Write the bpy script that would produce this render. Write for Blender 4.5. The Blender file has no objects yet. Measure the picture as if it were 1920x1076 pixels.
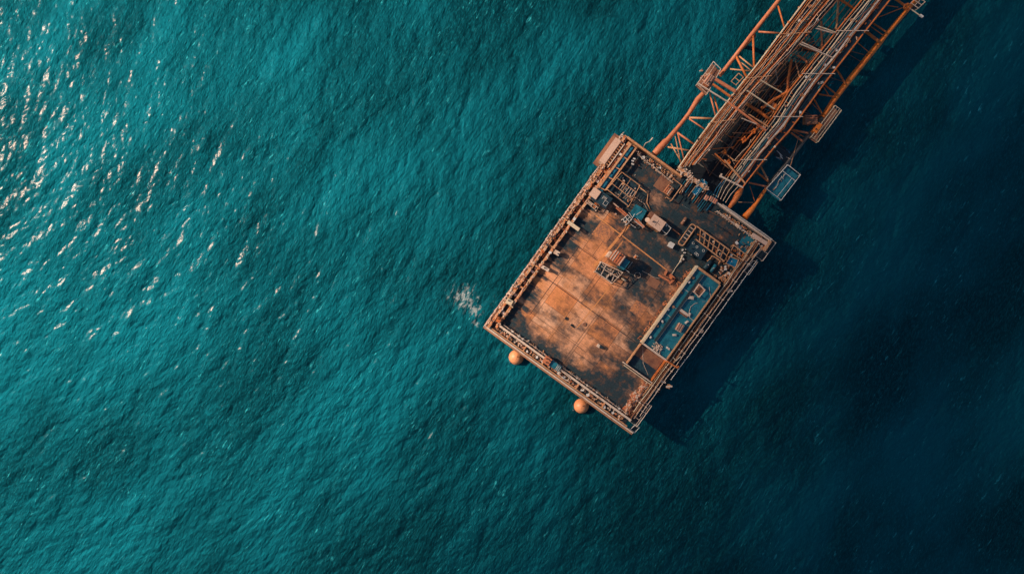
import bpy, math, random
import numpy as np
from mathutils import Vector, Matrix
random.seed(7); rs = np.random.RandomState(5)
C = bpy.context.scene.collection
# ---------------------------------------------------------------- frame of the place
CAMZ, DZ = 138.0, 8.0                 # camera height, deck height over the water (metres)
ANG = math.radians(54.24)             # heading of the platform's long side
U = Vector((math.cos(ANG), math.sin(ANG), 0)); V = Vector((math.sin(ANG), -math.cos(ANG), 0))
def pw(px, py, z=DZ):                 # survey point -> world metres at height z
    s = (CAMZ - z) / (CAMZ - DZ) * .1
    return Vector(((px - 960) * s, (538 - py) * s, z))
A0 = pw(912, 610, DZ)
def D(a, b, z=0.0):                   # platform coordinates: a along the long side, b across, z above the deck
    p = A0 + U * a + V * b; p.z = DZ + z; return p
def ab(px, py, z=0.0):
    p = pw(px, py, DZ + z) - A0
    return p.x * U.x + p.y * U.y, p.x * V.x + p.y * V.y

# ---------------------------------------------------------------- materials
def nt(name):
    m = bpy.data.materials.new(name); m.use_nodes = True
    n = m.node_tree.nodes; l = m.node_tree.links; n.clear()
    return m, n, l
def mixc(n, l, fac, c1, c2, mode='MIX'):
    x = n.new('ShaderNodeMix'); x.data_type = 'RGBA'; x.blend_type = mode
    for i, v in ((0, fac), (6, c1), (7, c2)):
        if hasattr(v, 'links'): l.new(v, x.inputs[i])
        elif i == 0: x.inputs[i].default_value = v
        else: x.inputs[i].default_value = (*v, 1)
    return x.outputs[2]
def ramp(n, l, src, a, b, lo=0., hi=1.):
    r = n.new('ShaderNodeMapRange'); l.new(src, r.inputs[0])
    r.inputs[1].default_value = a; r.inputs[2].default_value = b
    r.inputs[3].default_value = lo; r.inputs[4].default_value = hi; r.clamp = True
    return r.outputs[0]
def noise(n, l, vec, scale, detail=6, rough=.6, w=None):
    t = n.new('ShaderNodeTexNoise'); t.inputs['Scale'].default_value = scale
    t.inputs['Detail'].default_value = detail; t.inputs['Roughness'].default_value = rough
    l.new(vec, t.inputs['Vector']); return t.outputs['Fac']
def mth(n, l, op, a, b=None, c=None):
    x = n.new('ShaderNodeMath'); x.operation = op
    for i, v in enumerate((a, b, c)):
        if v is None: continue
        if hasattr(v, 'links'): l.new(v, x.inputs[i])
        else: x.inputs[i].default_value = v
    return x.outputs[0]
def weathered(name, base, alt, dirt, amt=.5, damt=.5, rough=.55, metal=0., sc=1.):
    m, n, l = nt(name)
    g = n.new('ShaderNodeNewGeometry').outputs['Position']
    n1 = ramp(n, l, noise(n, l, g, .9 * sc, 8, .7), .62 - .3 * amt, .72 - .2 * amt)
    n2 = ramp(n, l, noise(n, l, g, 3.1 * sc, 8, .75), .70 - .3 * damt, .78 - .2 * damt)
    c = mixc(n, l, n2, mixc(n, l, n1, base, alt), dirt)
    fine = noise(n, l, g, 9 * sc, 4, .6)
    c = mixc(n, l, .55, c, mixc(n, l, ramp(n, l, fine, .3, .7), (.45, .45, .45), (1.25, 1.2, 1.15)), 'MULTIPLY')
    b = n.new('ShaderNodeBsdfPrincipled'); l.new(c, b.inputs['Base Color'])
    b.inputs['Roughness'].default_value = rough; b.inputs['Metallic'].default_value = metal
    bp = n.new('ShaderNodeBump'); bp.inputs['Strength'].default_value = .5; bp.inputs['Distance'].default_value = .06
    l.new(fine, bp.inputs['Height']); l.new(bp.outputs[0], b.inputs['Normal'])
    o = n.new('ShaderNodeOutputMaterial'); l.new(b.outputs[0], o.inputs[0]); return m
M = dict(
    tan=weathered('tan_steel', (.74, .37, .18), (.56, .22, .09), (.08, .06, .05), .5, .4),
    pale=weathered('pale_steel', (.80, .60, .46), (.62, .38, .25), (.12, .09, .08), .35, .3),
    orange=weathered('orange_paint', (.76, .20, .04), (.50, .12, .03), (.10, .04, .03), .5, .45),
    bright=weathered('bright_orange', (.95, .24, .03), (.55, .10, .02), (.12, .04, .02), .35, .5),
    salmon=weathered('salmon_pipe', (.70, .23, .10), (.56, .15, .06), (.22, .08, .05), .5, .35),
    brown=weathered('brown_rust', (.34, .15, .08), (.20, .08, .05), (.05, .04, .04), .5, .4),
    cream=weathered('cream_pipe', (.80, .62, .42), (.60, .36, .18), (.16, .10, .06), .35, .35),
    dark=weathered('dark_steel', (.018, .032, .042), (.03, .045, .05), (.09, .05, .03), .5, .25),
    navy=weathered('navy_plate', (.010, .035, .055), (.02, .07, .09), (.05, .04, .03), .5, .3),
    teal=weathered('teal_paint', (.020, .20, .27), (.010, .11, .15), (.20, .19, .17), .5, .22, .4),
    tankteal=weathered('tank_paint', (.020, .21, .28), (.012, .12, .17), (.34, .36, .33), .55, .36, .4, 0, .55),
    blue=weathered('blue_paint', (.012, .22, .38), (.01, .10, .16), (.10, .22, .28), .4, .3, .4),
    white=weathered('white_paint', (.82, .74, .66), (.70, .60, .50), (.3, .22, .18), .3, .2),
    beige=weathered('beige_roof', (.82, .52, .37), (.74, .43, .29), (.35, .19, .12), .3, .15),
    yellow=weathered('yellow_line', (.82, .33, .11), (.62, .24, .09), (.25, .12, .06), .4, .3),
    seam=weathered('seam_gap', (.02, .02, .022), (.03, .025, .02), (.05, .03, .02), .4, .3),
    buoy=weathered('buoy_skin', (.85, .34, .15), (.74, .26, .11), (.45, .17, .09), .4, .1, .45, 0, .6),
    plate=weathered('ochre_plate', (.72, .27, .10), (.50, .20, .10), (.10, .08, .07), .6, .75),
    void=weathered('void_dark', (.006, .011, .016), (.010, .016, .022), (.03, .02, .015), .5, .15),
    greyp=weathered('grey_tube', (.10, .09, .085), (.06, .06, .06), (.16, .08, .05), .5, .3),
)
def deck_material():
    m, n, l = nt('worn_deck_plate')
    tc = n.new('ShaderNodeTexCoord').outputs['Object']
    def brick(w, h, off, mort, c1, c2, shift):
        mp = n.new('ShaderNodeMapping'); mp.inputs['Location'].default_value = shift; l.new(tc, mp.inputs[0])
        b = n.new('ShaderNodeTexBrick'); l.new(mp.outputs[0], b.inputs['Vector'])
        b.offset = off; b.inputs['Scale'].default_value = 1; b.inputs['Brick Width'].default_value = w
        b.inputs['Row Height'].default_value = h; b.inputs['Mortar Size'].default_value = mort
        b.inputs['Mortar Smooth'].default_value = .3
        b.inputs['Color1'].default_value = (*c1, 1); b.inputs['Color2'].default_value = (*c2, 1)
        b.inputs['Mortar'].default_value = (.10, .06, .05, 1)
        return b
    b1 = brick(4.15, 4.9, .35, .035, (.86, .32, .13), (.90, .50, .31), (1.1, 1.4, 0))
    b2 = brick(2.075, 2.45, .5, .012, (1.08, 1.04, 1.0), (.80, .76, .74), (.6, .9, 0))
    c = mixc(n, l, .8, b1.outputs['Color'], b2.outputs['Color'], 'MULTIPLY')
    # rust blooms
    r1 = ramp(n, l, noise(n, l, tc, .23, 8, .65), .47, .62)
    c = mixc(n, l, mth(n, l, 'MULTIPLY', r1, .75), c, (.66, .25, .09))
    # old teal-grey paint and oily grime left in large ragged patches; thick at the bridge end
    sx = n.new('ShaderNodeSeparateXYZ'); l.new(tc, sx.inputs[0])
    # bias: distance along deck (x=a, y=b)
    bias = mth(n, l, 'ADD', ramp(n, l, sx.outputs[0], 17, 31, -.015, .16), ramp(n, l, sx.outputs[1], -25, -6, .07, -.055))
    warp = n.new('ShaderNodeMapping'); warp.inputs['Scale'].default_value = (1.0, .62, 1); l.new(tc, warp.inputs[0])
    g1 = noise(n, l, warp.outputs[0], .16, 10, .68)
    g = mth(n, l, 'ADD', g1, bias)
    low = ramp(n, l, sx.outputs[0], 2.6, 6.8, .20, 0)      # stains plus painted-in edge shadow along the bottom walkway
    g = mth(n, l, 'ADD', g, low)
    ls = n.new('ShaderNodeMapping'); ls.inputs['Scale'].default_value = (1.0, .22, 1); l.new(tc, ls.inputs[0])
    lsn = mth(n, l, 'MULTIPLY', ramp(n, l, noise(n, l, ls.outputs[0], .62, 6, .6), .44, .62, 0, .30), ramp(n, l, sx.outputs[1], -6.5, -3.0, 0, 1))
    g = mth(n, l, 'ADD', g, lsn)                            # shadow streaks of the left railing, painted into the deck colour
    blo = ramp(n, l, noise(n, l, tc, 1.1, 8, .7), .3, .7, -.05, .05)
    g = mth(n, l, 'ADD', g, blo)
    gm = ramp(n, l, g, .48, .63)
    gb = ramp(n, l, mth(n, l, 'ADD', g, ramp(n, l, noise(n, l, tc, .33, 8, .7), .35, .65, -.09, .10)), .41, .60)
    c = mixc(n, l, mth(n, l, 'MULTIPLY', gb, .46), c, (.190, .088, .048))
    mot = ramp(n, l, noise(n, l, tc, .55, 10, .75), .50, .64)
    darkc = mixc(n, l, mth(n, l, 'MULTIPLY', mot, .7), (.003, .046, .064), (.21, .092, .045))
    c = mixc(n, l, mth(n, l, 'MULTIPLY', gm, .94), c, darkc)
    # fine stipple and streaks
    st = n.new('ShaderNodeMapping'); st.inputs['Scale'].default_value = (2.2, .35, 1); l.new(tc, st.inputs[0])
    s1 = ramp(n, l, noise(n, l, st.outputs[0], 1.6, 8, .75), .35, .7, .78, 1.2)
    cs = n.new('ShaderNodeCombineColor'); [l.new(s1, cs.inputs[i]) for i in range(3)]
    c = mixc(n, l, .9, c, cs.outputs[0], 'MULTIPLY')
    s2 = ramp(n, l, noise(n, l, tc, 3.4, 10, .8), .3, .72, .66, 1.3)
    cs = n.new('ShaderNodeCombineColor'); [l.new(s2, cs.inputs[i]) for i in range(3)]
    c = mixc(n, l, .85, c, cs.outputs[0], 'MULTIPLY')
    c = mixc(n, l, mth(n, l, 'MULTIPLY', b1.outputs['Fac'], .55), c, (.035, .028, .026))
    c = mixc(n, l, mth(n, l, 'MULTIPLY', b2.outputs['Fac'], .35), c, (.045, .032, .028))
    b = n.new('ShaderNodeBsdfPrincipled'); l.new(c, b.inputs['Base Color'])
    l.new(ramp(n, l, gm, 0, 1, .8, .5), b.inputs['Roughness']); b.inputs['Specular IOR Level'].default_value = .06
    bp = n.new('ShaderNodeBump'); bp.inputs['Strength'].default_value = .35; bp.inputs['Distance'].default_value = .05
    l.new(s2, bp.inputs['Height']); l.new(bp.outputs[0], b.inputs['Normal'])
    o = n.new('ShaderNodeOutputMaterial'); l.new(b.outputs[0], o.inputs[0]); return m
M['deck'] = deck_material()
FOAM = []          # (x, y, radius) patches of foam on the water
def water_material():
    m, n, l = nt('sea_water')
    g = n.new('ShaderNodeNewGeometry').outputs['Position']
    def streak(sx, sy, rot):
        mp = n.new('ShaderNodeMapping'); mp.vector_type = 'TEXTURE'
        mp.inputs['Rotation'].default_value = (0, 0, rot); mp.inputs['Scale'].default_value = (sx, sy, 1)
        l.new(g, mp.inputs[0]); return mp.outputs[0]
    crest = math.radians(56)
    warpn = n.new('ShaderNodeTexNoise'); warpn.inputs['Scale'].default_value = .12; warpn.inputs['Detail'].default_value = 3
    l.new(g, warpn.inputs['Vector'])
    n1 = noise(n, l, streak(2.6, 1., crest), 2.0, 6, .62)
    n2 = noise(n, l, streak(3.2, 1., crest + .3), 4.2, 5, .65)
    n3 = noise(n, l, streak(1.6, 1., crest - .25), .55, 4, .55)
    h = mth(n, l, 'ADD', mth(n, l, 'MULTIPLY', n1, .30), mth(n, l, 'ADD', mth(n, l, 'MULTIPLY', n2, .15), mth(n, l, 'MULTIPLY', n3, .20)))
    bp = n.new('ShaderNodeBump'); bp.inputs['Strength'].default_value = 1; bp.inputs['Distance'].default_value = .85
    l.new(h, bp.inputs['Height'])
    big = noise(n, l, streak(1.8, 1., crest), .045, 4, .55)
    base = mixc(n, l, ramp(n, l, big, .35, .68), (.0008, .0026, .0024), (.001, .0046, .0042))
    fine = ramp(n, l, n1, .5, .72)
    base = mixc(n, l, mth(n, l, 'MULTIPLY', fine, .5), base, (.001, .014, .020))
    # thin aerated crests, crisp little streaks
    wv = n.new('ShaderNodeVectorMath'); wv.operation = 'MULTIPLY_ADD'; l.new(warpn.outputs['Color'], wv.inputs[0]); wv.inputs[1].default_value = (.9, .9, 0); l.new(streak(4.2, 1., crest + .02), wv.inputs[2])
    c1 = noise(n, l, wv.outputs[0], 1.7, 8, .72)
    c2 = noise(n, l, streak(1.6, 1., crest), .12, 4, .6)
    cm = mth(n, l, 'MULTIPLY', ramp(n, l, c1, .59, .70), ramp(n, l, c2, .42, .60))
    base = mixc(n, l, mth(n, l, 'MULTIPLY', cm, .9), base, (.012, .085, .10))
    # foam rags
    fm = None
    for (x, y, r, k) in FOAM:
        d = n.new('ShaderNodeVectorMath'); d.operation = 'DISTANCE'; l.new(g, d.inputs[0]); d.inputs[1].default_value = (x, y, 0)
        q = ramp(n, l, d.outputs['Value'], r * .25, r, k, 0)
        fm = q if fm is None else mth(n, l, 'MAXIMUM', fm, q)
    base = mixc(n, l, mth(n, l, 'MULTIPLY', fm, ramp(n, l, noise(n, l, streak(1.5, 1, crest + .3), 1.1, 8, .75), .46, .62, 0, .55)), base, (.008, .11, .13))
    fa = mth(n, l, 'MULTIPLY', ramp(n, l, mth(n, l, 'ADD', noise(n, l, streak(2.0, 1, crest + .1), 1.7, 8, .75), mth(n, l, 'MULTIPLY', fm, .22)), .69, .80), fm)
    dif = n.new('ShaderNodeBsdfDiffuse'); l.new(base, dif.inputs[0]); l.new(bp.outputs[0], dif.inputs['Normal'])
    gl = n.new('ShaderNodeBsdfGlossy'); gl.distribution = 'GGX'; gl.inputs['Roughness'].default_value = .62
    gcol = mixc(n, l, ramp(n, l, big, .40, .62), (.0010, .040, .056), (.0022, .100, .138))
    gcol = mixc(n, l, mth(n, l, 'MULTIPLY', ramp(n, l, n2, .48, .72), .6), gcol, (.004, .17, .22))
    gcol = mixc(n, l, mth(n, l, 'MULTIPLY', cm, .8), gcol, (.045, .46, .52))
    l.new(gcol, gl.inputs['Color'])
    bp2 = n.new('ShaderNodeBump'); bp2.inputs['Strength'].default_value = 1; bp2.inputs['Distance'].default_value = .12
    l.new(h, bp2.inputs['Height']); l.new(bp.outputs[0], gl.inputs['Normal'])
    sp = n.new('ShaderNodeBsdfGlossy'); sp.distribution = 'GGX'; sp.inputs['Roughness'].default_value = .14
    sp.inputs['Color'].default_value = (.0044, .0035, .0032, 1); l.new(bp2.outputs[0], sp.inputs['Normal'])
    a1 = n.new('ShaderNodeAddShader'); l.new(dif.outputs[0], a1.inputs[0]); l.new(gl.outputs[0], a1.inputs[1])
    a2 = n.new('ShaderNodeAddShader'); l.new(a1.outputs[0], a2.inputs[0]); l.new(sp.outputs[0], a2.inputs[1])
    fo = n.new('ShaderNodeBsdfDiffuse'); fo.inputs[0].default_value = (.30, .34, .34, 1)
    mx = n.new('ShaderNodeMixShader'); l.new(fa, mx.inputs[0]); l.new(a2.outputs[0], mx.inputs[1]); l.new(fo.outputs[0], mx.inputs[2])
    o = n.new('ShaderNodeOutputMaterial'); l.new(mx.outputs[0], o.inputs[0]); return m

# ---------------------------------------------------------------- mesh builder
class MB:
    def __init__(s): s.v = []; s.f = []
    def quadbox(s, q, z0, z1):            # q: 4 Vectors (x, y), extruded z0..z1 (absolute)
        b = len(s.v)
        for z in (z0, z1):
            for p in q: s.v.append((p[0], p[1], z))
        k = len(q)
        s.f += [tuple(b + i for i in range(k))[::-1], tuple(b + k + i for i in range(k))]
        for i in range(k): j = (i + 1) % k; s.f.append((b + i, b + j, b + k + j, b + k + i))
        return s
    def box(s, a0, a1, b0, b1, z0, z1):   # platform-aligned box
        q = [D(a0, b0), D(a0, b1), D(a1, b1), D(a1, b0)][::-1]
        return s.quadbox(q, DZ + z0, DZ + z1)
    def rbox(s, c, lx, ly, z0, z1, rot=0.):  # centre c world, local x along U, rotated by rot
        cs, sn = math.cos(ANG + rot), math.sin(ANG + rot)
        q = [(c[0] + x * cs - y * sn, c[1] + x * sn + y * cs) for x, y in ((-lx/2, -ly/2), (lx/2, -ly/2), (lx/2, ly/2), (-lx/2, ly/2))]
        return s.quadbox(q, z0, z1)
    def tube(s, pts, r, n=8, caps=True):
        pts = [Vector(p) for p in pts]; k = len(pts)
        R = r if isinstance(r, (list, tuple)) else [r] * k
        b = len(s.v)
        for i, p in enumerate(pts):
            t = (pts[min(i + 1, k - 1)] - pts[max(i - 1, 0)]).normalized()
            up = Vector((0, 0, 1)) if abs(t.z) < .95 else Vector((1, 0, 0))
            x = t.cross(up).normalized(); y = x.cross(t)
            for j in range(n):
                w = 2 * math.pi * (j + .5) / n
                q = p + x * (math.cos(w) * R[i]) + y * (math.sin(w) * R[i]); s.v.append(tuple(q))
        for i in range(k - 1):
            for j in range(n):
                j2 = (j + 1) % n
                s.f.append((b + i*n + j, b + i*n + j2, b + (i+1)*n + j2, b + (i+1)*n + j))
        if caps: s.f += [tuple(b + j for j in range(n))[::-1], tuple(b + (k-1)*n + j for j in range(n))]
        return s
    def loop(s, pts, r, n=6): return s.tube(list(pts) + [pts[0]], r, n)
    def beam(s, p0, p1, w, h):            # rectangular bar, w wide (horizontal), h high
        p0, p1 = Vector(p0), Vector(p1); t = (p1 - p0).normalized()
        x = t.cross(Vector((0, 0, 1)))
        x = x.normalized() if x.length > 1e-3 else Vector((1, 0, 0)); y = x.cross(t)
        b = len(s.v)
        for p in (p0, p1):
            for i, j in ((-1, -1), (1, -1), (1, 1), (-1, 1)): s.v.append(tuple(p + x * (i * w / 2) + y * (j * h / 2)))
        s.f += [(b, b+1, b+2, b+3), (b+7, b+6, b+5, b+4)]
        for i in range(4): j = (i + 1) % 4; s.f.append((b + j, b + i, b + 4 + i, b + 4 + j))
        return s
    def sphere(s, c, r, nu=24, nv=14, sq=1.):
        b = len(s.v)
        for i in range(nv + 1):
            th = math.pi * i / nv
            for j in range(nu):
                ph = 2 * math.pi * j / nu
                s.v.append((c[0] + r*math.sin(th)*math.cos(ph), c[1] + r*math.sin(th)*math.sin(ph), c[2] + r*sq*math.cos(th)))
        for i in range(nv):
            for j in range(nu): s.f.append((b+i*nu+j, b+(i+1)*nu+j, b+(i+1)*nu+(j+1) % nu, b+i*nu+(j+1) % nu))
        return s
    def torus(s, c, R, r, nu=16, nv=6):
        pts = [(c[0] + R*math.cos(2*math.pi*i/nu), c[1] + R*math.sin(2*math.pi*i/nu), c[2]) for i in range(nu + 1)]
        return s.tube(pts, r, nv, False)
    def build(s, name, mat, parent=None, smooth=False, label=None):
        vs = s.v
        if parent is not None:
            inv = wm(parent).inverted(); vs = [tuple(inv @ Vector(v)) for v in vs]
        me = bpy.data.meshes.new(name); me.from_pydata(vs, [], s.f); me.update()
        if smooth:
            for p in me.polygons: p.use_smooth = len(p.vertices) == 4
        me.materials.append(M[mat] if isinstance(mat, str) else mat)
        o = bpy.data.objects.new(name, me); C.objects.link(o)
        if parent is not None: o.parent = parent
        if label: o['label'] = label
        return o
def wm(o):
    m = Matrix.Translation(o.location) @ o.rotation_euler.to_matrix().to_4x4()
    return (wm(o.parent) @ m) if o.parent else m
def thing(name, label, cat, loc, rot=ANG, group=None):
    o = bpy.data.objects.new(name, None); C.objects.link(o); o.empty_display_size = .5
    o.location = loc; o.rotation_euler = (0, 0, rot)
    o['label'] = label; o['category'] = cat
    if group: o['group'] = group
    return o
def tag(o, label, cat, group=None, kind=None):
    o['label'] = label; o['category'] = cat
    if group: o['group'] = group
    if kind: o['kind'] = kind
    return o
def copy_tree(o, loc, rot=0., label=None, group=None, scale=1.):
    r = o.copy(); C.objects.link(r); r.location = loc; r.rotation_euler = (0, 0, rot); r.scale = (scale,)*3
    if label: r['label'] = label
    if group: r['group'] = group
    for ch in list(o.children):
        c = ch.copy(); C.objects.link(c); c.parent = r
        for g in ch.children:
            d = g.copy(); C.objects.link(d); d.parent = c
    return r

# ---------------------------------------------------------------- camera, light, sky
cam = bpy.data.cameras.new('camera'); co = bpy.data.objects.new('camera', cam); C.objects.link(co)
co.location = (0, 0, CAMZ); cam.sensor_width = 36; cam.lens = 18 * (CAMZ - DZ) / 96; cam.clip_end = 20000; cam.clip_start = 1
bpy.context.scene.camera = co
SUN_EL = math.radians(34); sd = Vector((-.945, .327, 0)).normalized()   # sun stands to the left, a little up-frame
sdir = Vector((sd.x * math.cos(SUN_EL), sd.y * math.cos(SUN_EL), math.sin(SUN_EL)))
sl = bpy.data.lights.new('sun', 'SUN'); so = bpy.data.objects.new('sun', sl); C.objects.link(so)
sl.energy = 5.0; sl.angle = math.radians(.5); sl.color = (1, .80, .62)
so.rotation_euler = sdir.to_track_quat('Z', 'Y').to_euler(); so.location = sdir * 300
w = bpy.data.worlds.new('World'); bpy.context.scene.world = w; w.use_nodes = True
sky = w.node_tree.nodes.new('ShaderNodeTexSky'); sky.sky_type = 'NISHITA'; sky.sun_disc = False
sky.sun_elevation = SUN_EL; sky.sun_rotation = math.atan2(sd.x, sd.y)
bgn = w.node_tree.nodes['Background']; w.node_tree.links.new(sky.outputs[0], bgn.inputs[0]); bgn.inputs[1].default_value = .050
vs_ = bpy.context.scene.view_settings; vs_.view_transform = 'Standard'; vs_.look = 'None'; vs_.exposure = 0.64; vs_.gamma = 1

# ---------------------------------------------------------------- water
for (px, py, r, k) in ((872, 560, 5.2, 1), (890, 582, 3.2, 1), (895, 604, 2.2, .8), (850, 552, 4.2, .7), (940, 660, 2.4, .5), (1010, 715, 2.2, .45), (1140, 800, 2.4, .45), (925, 560, 2.2, .5), (962, 672, 2.1, .95), (1083, 764, 2.1, .9)):
    p = pw(px, py, 0); FOAM.append((p.x, p.y, r, k))
def make_water():
    dx = .225; nx, ny = 1024, 576
    hx, hy = nx * dx / 2, ny * dx / 2
    kx = 2*np.pi*np.fft.fftfreq(nx, dx)[None, :]; ky = 2*np.pi*np.fft.fftfreq(ny, dx)[:, None]
    k = np.hypot(kx, ky); k[0, 0] = 1e-6
    wd = np.array([V.x, V.y]); c = (kx*wd[0] + ky*wd[1]) / k
    lp = 9.0; kp = 2*np.pi / lp
    S = np.exp(-1.0 / (k*k) * kp*kp) / k**3.55 * (np.abs(c)**4 + .04) * np.exp(-(k*.07)**2)
    S[0, 0] = 0
    F = np.fft.fft2(rs.randn(ny, nx)) * np.sqrt(S)
    h = np.real(np.fft.ifft2(F))
    gy, gx = np.gradient(h, dx); h *= .138 / np.sqrt((gx**2 + gy**2).mean())
    F = np.fft.fft2(h)                    # choppy horizontal shift sharpens crests
    Dx = np.real(np.fft.ifft2(-1j * kx / k * F)); Dy = np.real(np.fft.ifft2(-1j * ky / k * F))
    ex = np.array([1, 3, 8, 20, 60, 200, 700, 2500, 6000.])
    xs = np.concatenate([-hx - ex[::-1], np.arange(nx)*dx - hx, hx - dx + ex])
    ys = np.concatenate([-hy - ex[::-1], np.arange(ny)*dx - hy, hy - dx + ex]); e = len(ex)
    X, Y = np.meshgrid(xs, ys); Z = np.zeros_like(X)
    fx = np.clip(np.minimum(np.arange(nx), nx-1-np.arange(nx)) / 24., 0, 1); fy = np.clip(np.minimum(np.arange(ny), ny-1-np.arange(ny)) / 24., 0, 1)
    f = fy[:, None] * fx[None, :]
    Z[e:-e, e:-e] = h * f; X[e:-e, e:-e] += Dx * f * .9; Y[e:-e, e:-e] += Dy * f * .9
    co_ = np.stack([X, Y, Z], -1).reshape(-1, 3).astype(np.float32)
    W, H = len(xs), len(ys)
    i = (np.arange(H-1)[:, None] * W + np.arange(W-1)[None, :]).ravel()
    fa = np.stack([i, i+1, i+W+1, i+W], -1).astype(np.int32)
    me = bpy.data.meshes.new('water'); me.vertices.add(len(co_)); me.vertices.foreach_set('co', co_.ravel())
    me.loops.add(fa.size); me.loops.foreach_set('vertex_index', fa.ravel())
    me.polygons.add(len(fa)); me.polygons.foreach_set('loop_start', np.arange(len(fa), dtype=np.int32) * 4)
    me.polygons.foreach_set('loop_total', np.full(len(fa), 4, np.int32)); me.update(); me.validate()
    me.polygons.foreach_set('use_smooth', np.ones(len(fa), bool))
    me.materials.append(water_material())
    o = bpy.data.objects.new('water', me); C.objects.link(o); o['kind'] = 'structure'
make_water()

# an unseen cloud blocker added to darken the right-hand water, 3.7 km up toward the sun: its soft-edged shadow lies on the sea right of the platform
def make_shade_cloud():
    P0 = D(20, 35.5, -DZ); k = 3700 / sdir.z; cen = P0 + sdir * k; b = MB(); rr = random.Random(3)
    for i in range(90):
        a_, b_ = rr.uniform(-620, 620), rr.uniform(0, 620); rad = rr.uniform(45, 90)
        if i < 34: b_ = 0; a_ = -620 + i * 38; rad = 46
        p = cen + U * a_ + V * (b_ + rad); b.sphere((p.x, p.y, p.z + rr.uniform(-10, 10)), rad, 16, 10, .5)
    m, n, l = nt('shade_cloud_white'); d = n.new('ShaderNodeBsdfDiffuse'); d.inputs[0].default_value = (.9, .9, .9, 1)
    o = n.new('ShaderNodeOutputMaterial'); l.new(d.outputs[0], o.inputs[0])
    c = b.build('added_shade_cloud', m, None, True); c['kind'] = 'structure'
make_shade_cloud()
# ---------------------------------------------------------------- platform
plat = thing('offshore_platform', 'rusty rectangular offshore deck with tan edge beams standing in teal sea', 'platform', D(0, 0, -DZ))
hull = MB().box(.3, 43.55, .25, 31.85, -2.6, -.024)
hull.build('hull', 'brown', plat)
# deck sheet in its own frame so that texture coordinates are metres along and across
me = bpy.data.meshes.new('deck'); q = [(.25, -.2), (43.6, -.2), (43.6, -31.9), (.25, -31.9)]
me.from_pydata([(x, y, -.02) for x, y in q] + [(x, y, 0) for x, y in q], [], [(0,1,2,3), (7,6,5,4), (0,4,5,1), (1,5,6,2), (2,6,7,3), (3,7,4,0)])
me.update(); me.materials.append(None)
# object coords: x=a, y=-b ; material works with |b|: flip through mirrored scale kept out, so shift bias instead
deck = bpy.data.objects.new('deck', me); C.objects.link(deck); deck.parent = plat; deck.location = (0, 0, DZ)
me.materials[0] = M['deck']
for a in (4, 22, 40):
    for b in (4, 28):
        MB().tube([D(a, b, -2.6), D(a, b, -DZ - 6)], 1.15, 20).build('column', 'orange', plat, True)
MB().tube([D(4, 4, -5.6), D(40, 4, -5.6)], .4).build('column_brace', 'orange', plat, True)
MB().tube([D(4, 28, -5.6), D(40, 28, -5.6)], .4).build('column_brace', 'orange', plat, True)
# edge beams: left side (b small)
MB().box(-.1, 43.9, .22, .72, .004, .95).build('edge_beam', 'tan', plat)
MB().box(.8, 43.3, 1.45, 1.95, .004, .85).build('edge_beam', 'tan', plat)
# bottom side (a small)
MB().box(-.38, -.10, -.1, 33.9, -.3, .8).build('edge_beam', 'pale', plat)
MB().box(.02, .22, .9, 32.3, -.2, .6).build('edge_beam', 'tan', plat)
MB().box(1.25, 1.62, 2.0, 32.2, .004, .9).build('edge_beam', 'pale', plat)
# bridge side
MB().box(43.62, 44.0, .8, 13.4, -.3, .9).build('edge_beam', 'tan', plat)
MB().box(43.62, 43.9, 21.5, 33.9, -.3, .8).build('edge_beam', 'pale', plat)
MB().box(42.5, 42.62, 22.5, 32.2, .004, .5).build('edge_beam', 'pale', plat)
# right side
MB().box(1.4, 43.6, 31.95, 32.06, -.2, .8).build('edge_beam', 'brown', plat)
MB().box(2, 40, 32.45, 32.53, -.1, .7).build('edge_beam', 'pale', plat)
MB().box(1.4, 43.2, 32.07, 32.64, -.75, -.62).build('gutter', 'void', plat)  # added dark fill standing in for the shadowed gap beside the deck
MB().box(-.1, 43.9, -.42, .18, -.25, -.05).build('ledge', 'brown', plat)
MB().box(-.75, -.42, -.3, 33.9, -.45, -.2).build('ledge', 'brown', plat)
def crust(a0, a1, b0, b1, z, n_, mats, sz=(.1, .45)):
    for m in mats:
        b = MB()
        for k in range(n_ // len(mats)):
            b.rbox(D(random.uniform(a0, a1), random.uniform(b0, b1)), random.uniform(*sz), random.uniform(.06, .22), DZ + z, DZ + z + random.uniform(.03, .22), random.choice((0, 0, 0, 1.57, random.random() * 3)))
        o = b.build('rust_scale', m, plat); o['kind'] = 'stuff'
crust(.5, 43.5, .25, .70, .95, 260, ('pale', 'orange', 'beige', 'dark'))
crust(1, 43, 1.5, 1.95, .85, 220, ('pale', 'cream', 'brown', 'orange'))
crust(0, 44, -.4, .1, -.05, 300, ('pale', 'dark', 'white'))
crust(.2, 1.2, 1.5, 31.5, .05, 240, ('pale', 'tan', 'brown', 'navy'))
crust(1.7, 2.3, 2.2, 31, .03, 200, ('pale', 'tan', 'navy'))
crust(2, 43, 31.6, 32.0, .0, 160, ('tan', 'dark', 'brown'))
crust(42.0, 43.4, 3, 12.5, .0, 110, ('tan', 'brown', 'dark')); crust(42.2, 43.4, 22, 32, .0, 110, ('tan', 'navy', 'dark'))
crust(34, 42, 28.5, 31.5, .04, 60, ('brown', 'tan', 'navy'), (.2, .8))
crust(30, 42, 4, 8, .004, 30, ('navy', 'brown', 'pale')); crust(14.5, 31, 24.4, 25.1, .0, 120, ('brown', 'salmon', 'plate'))
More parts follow.
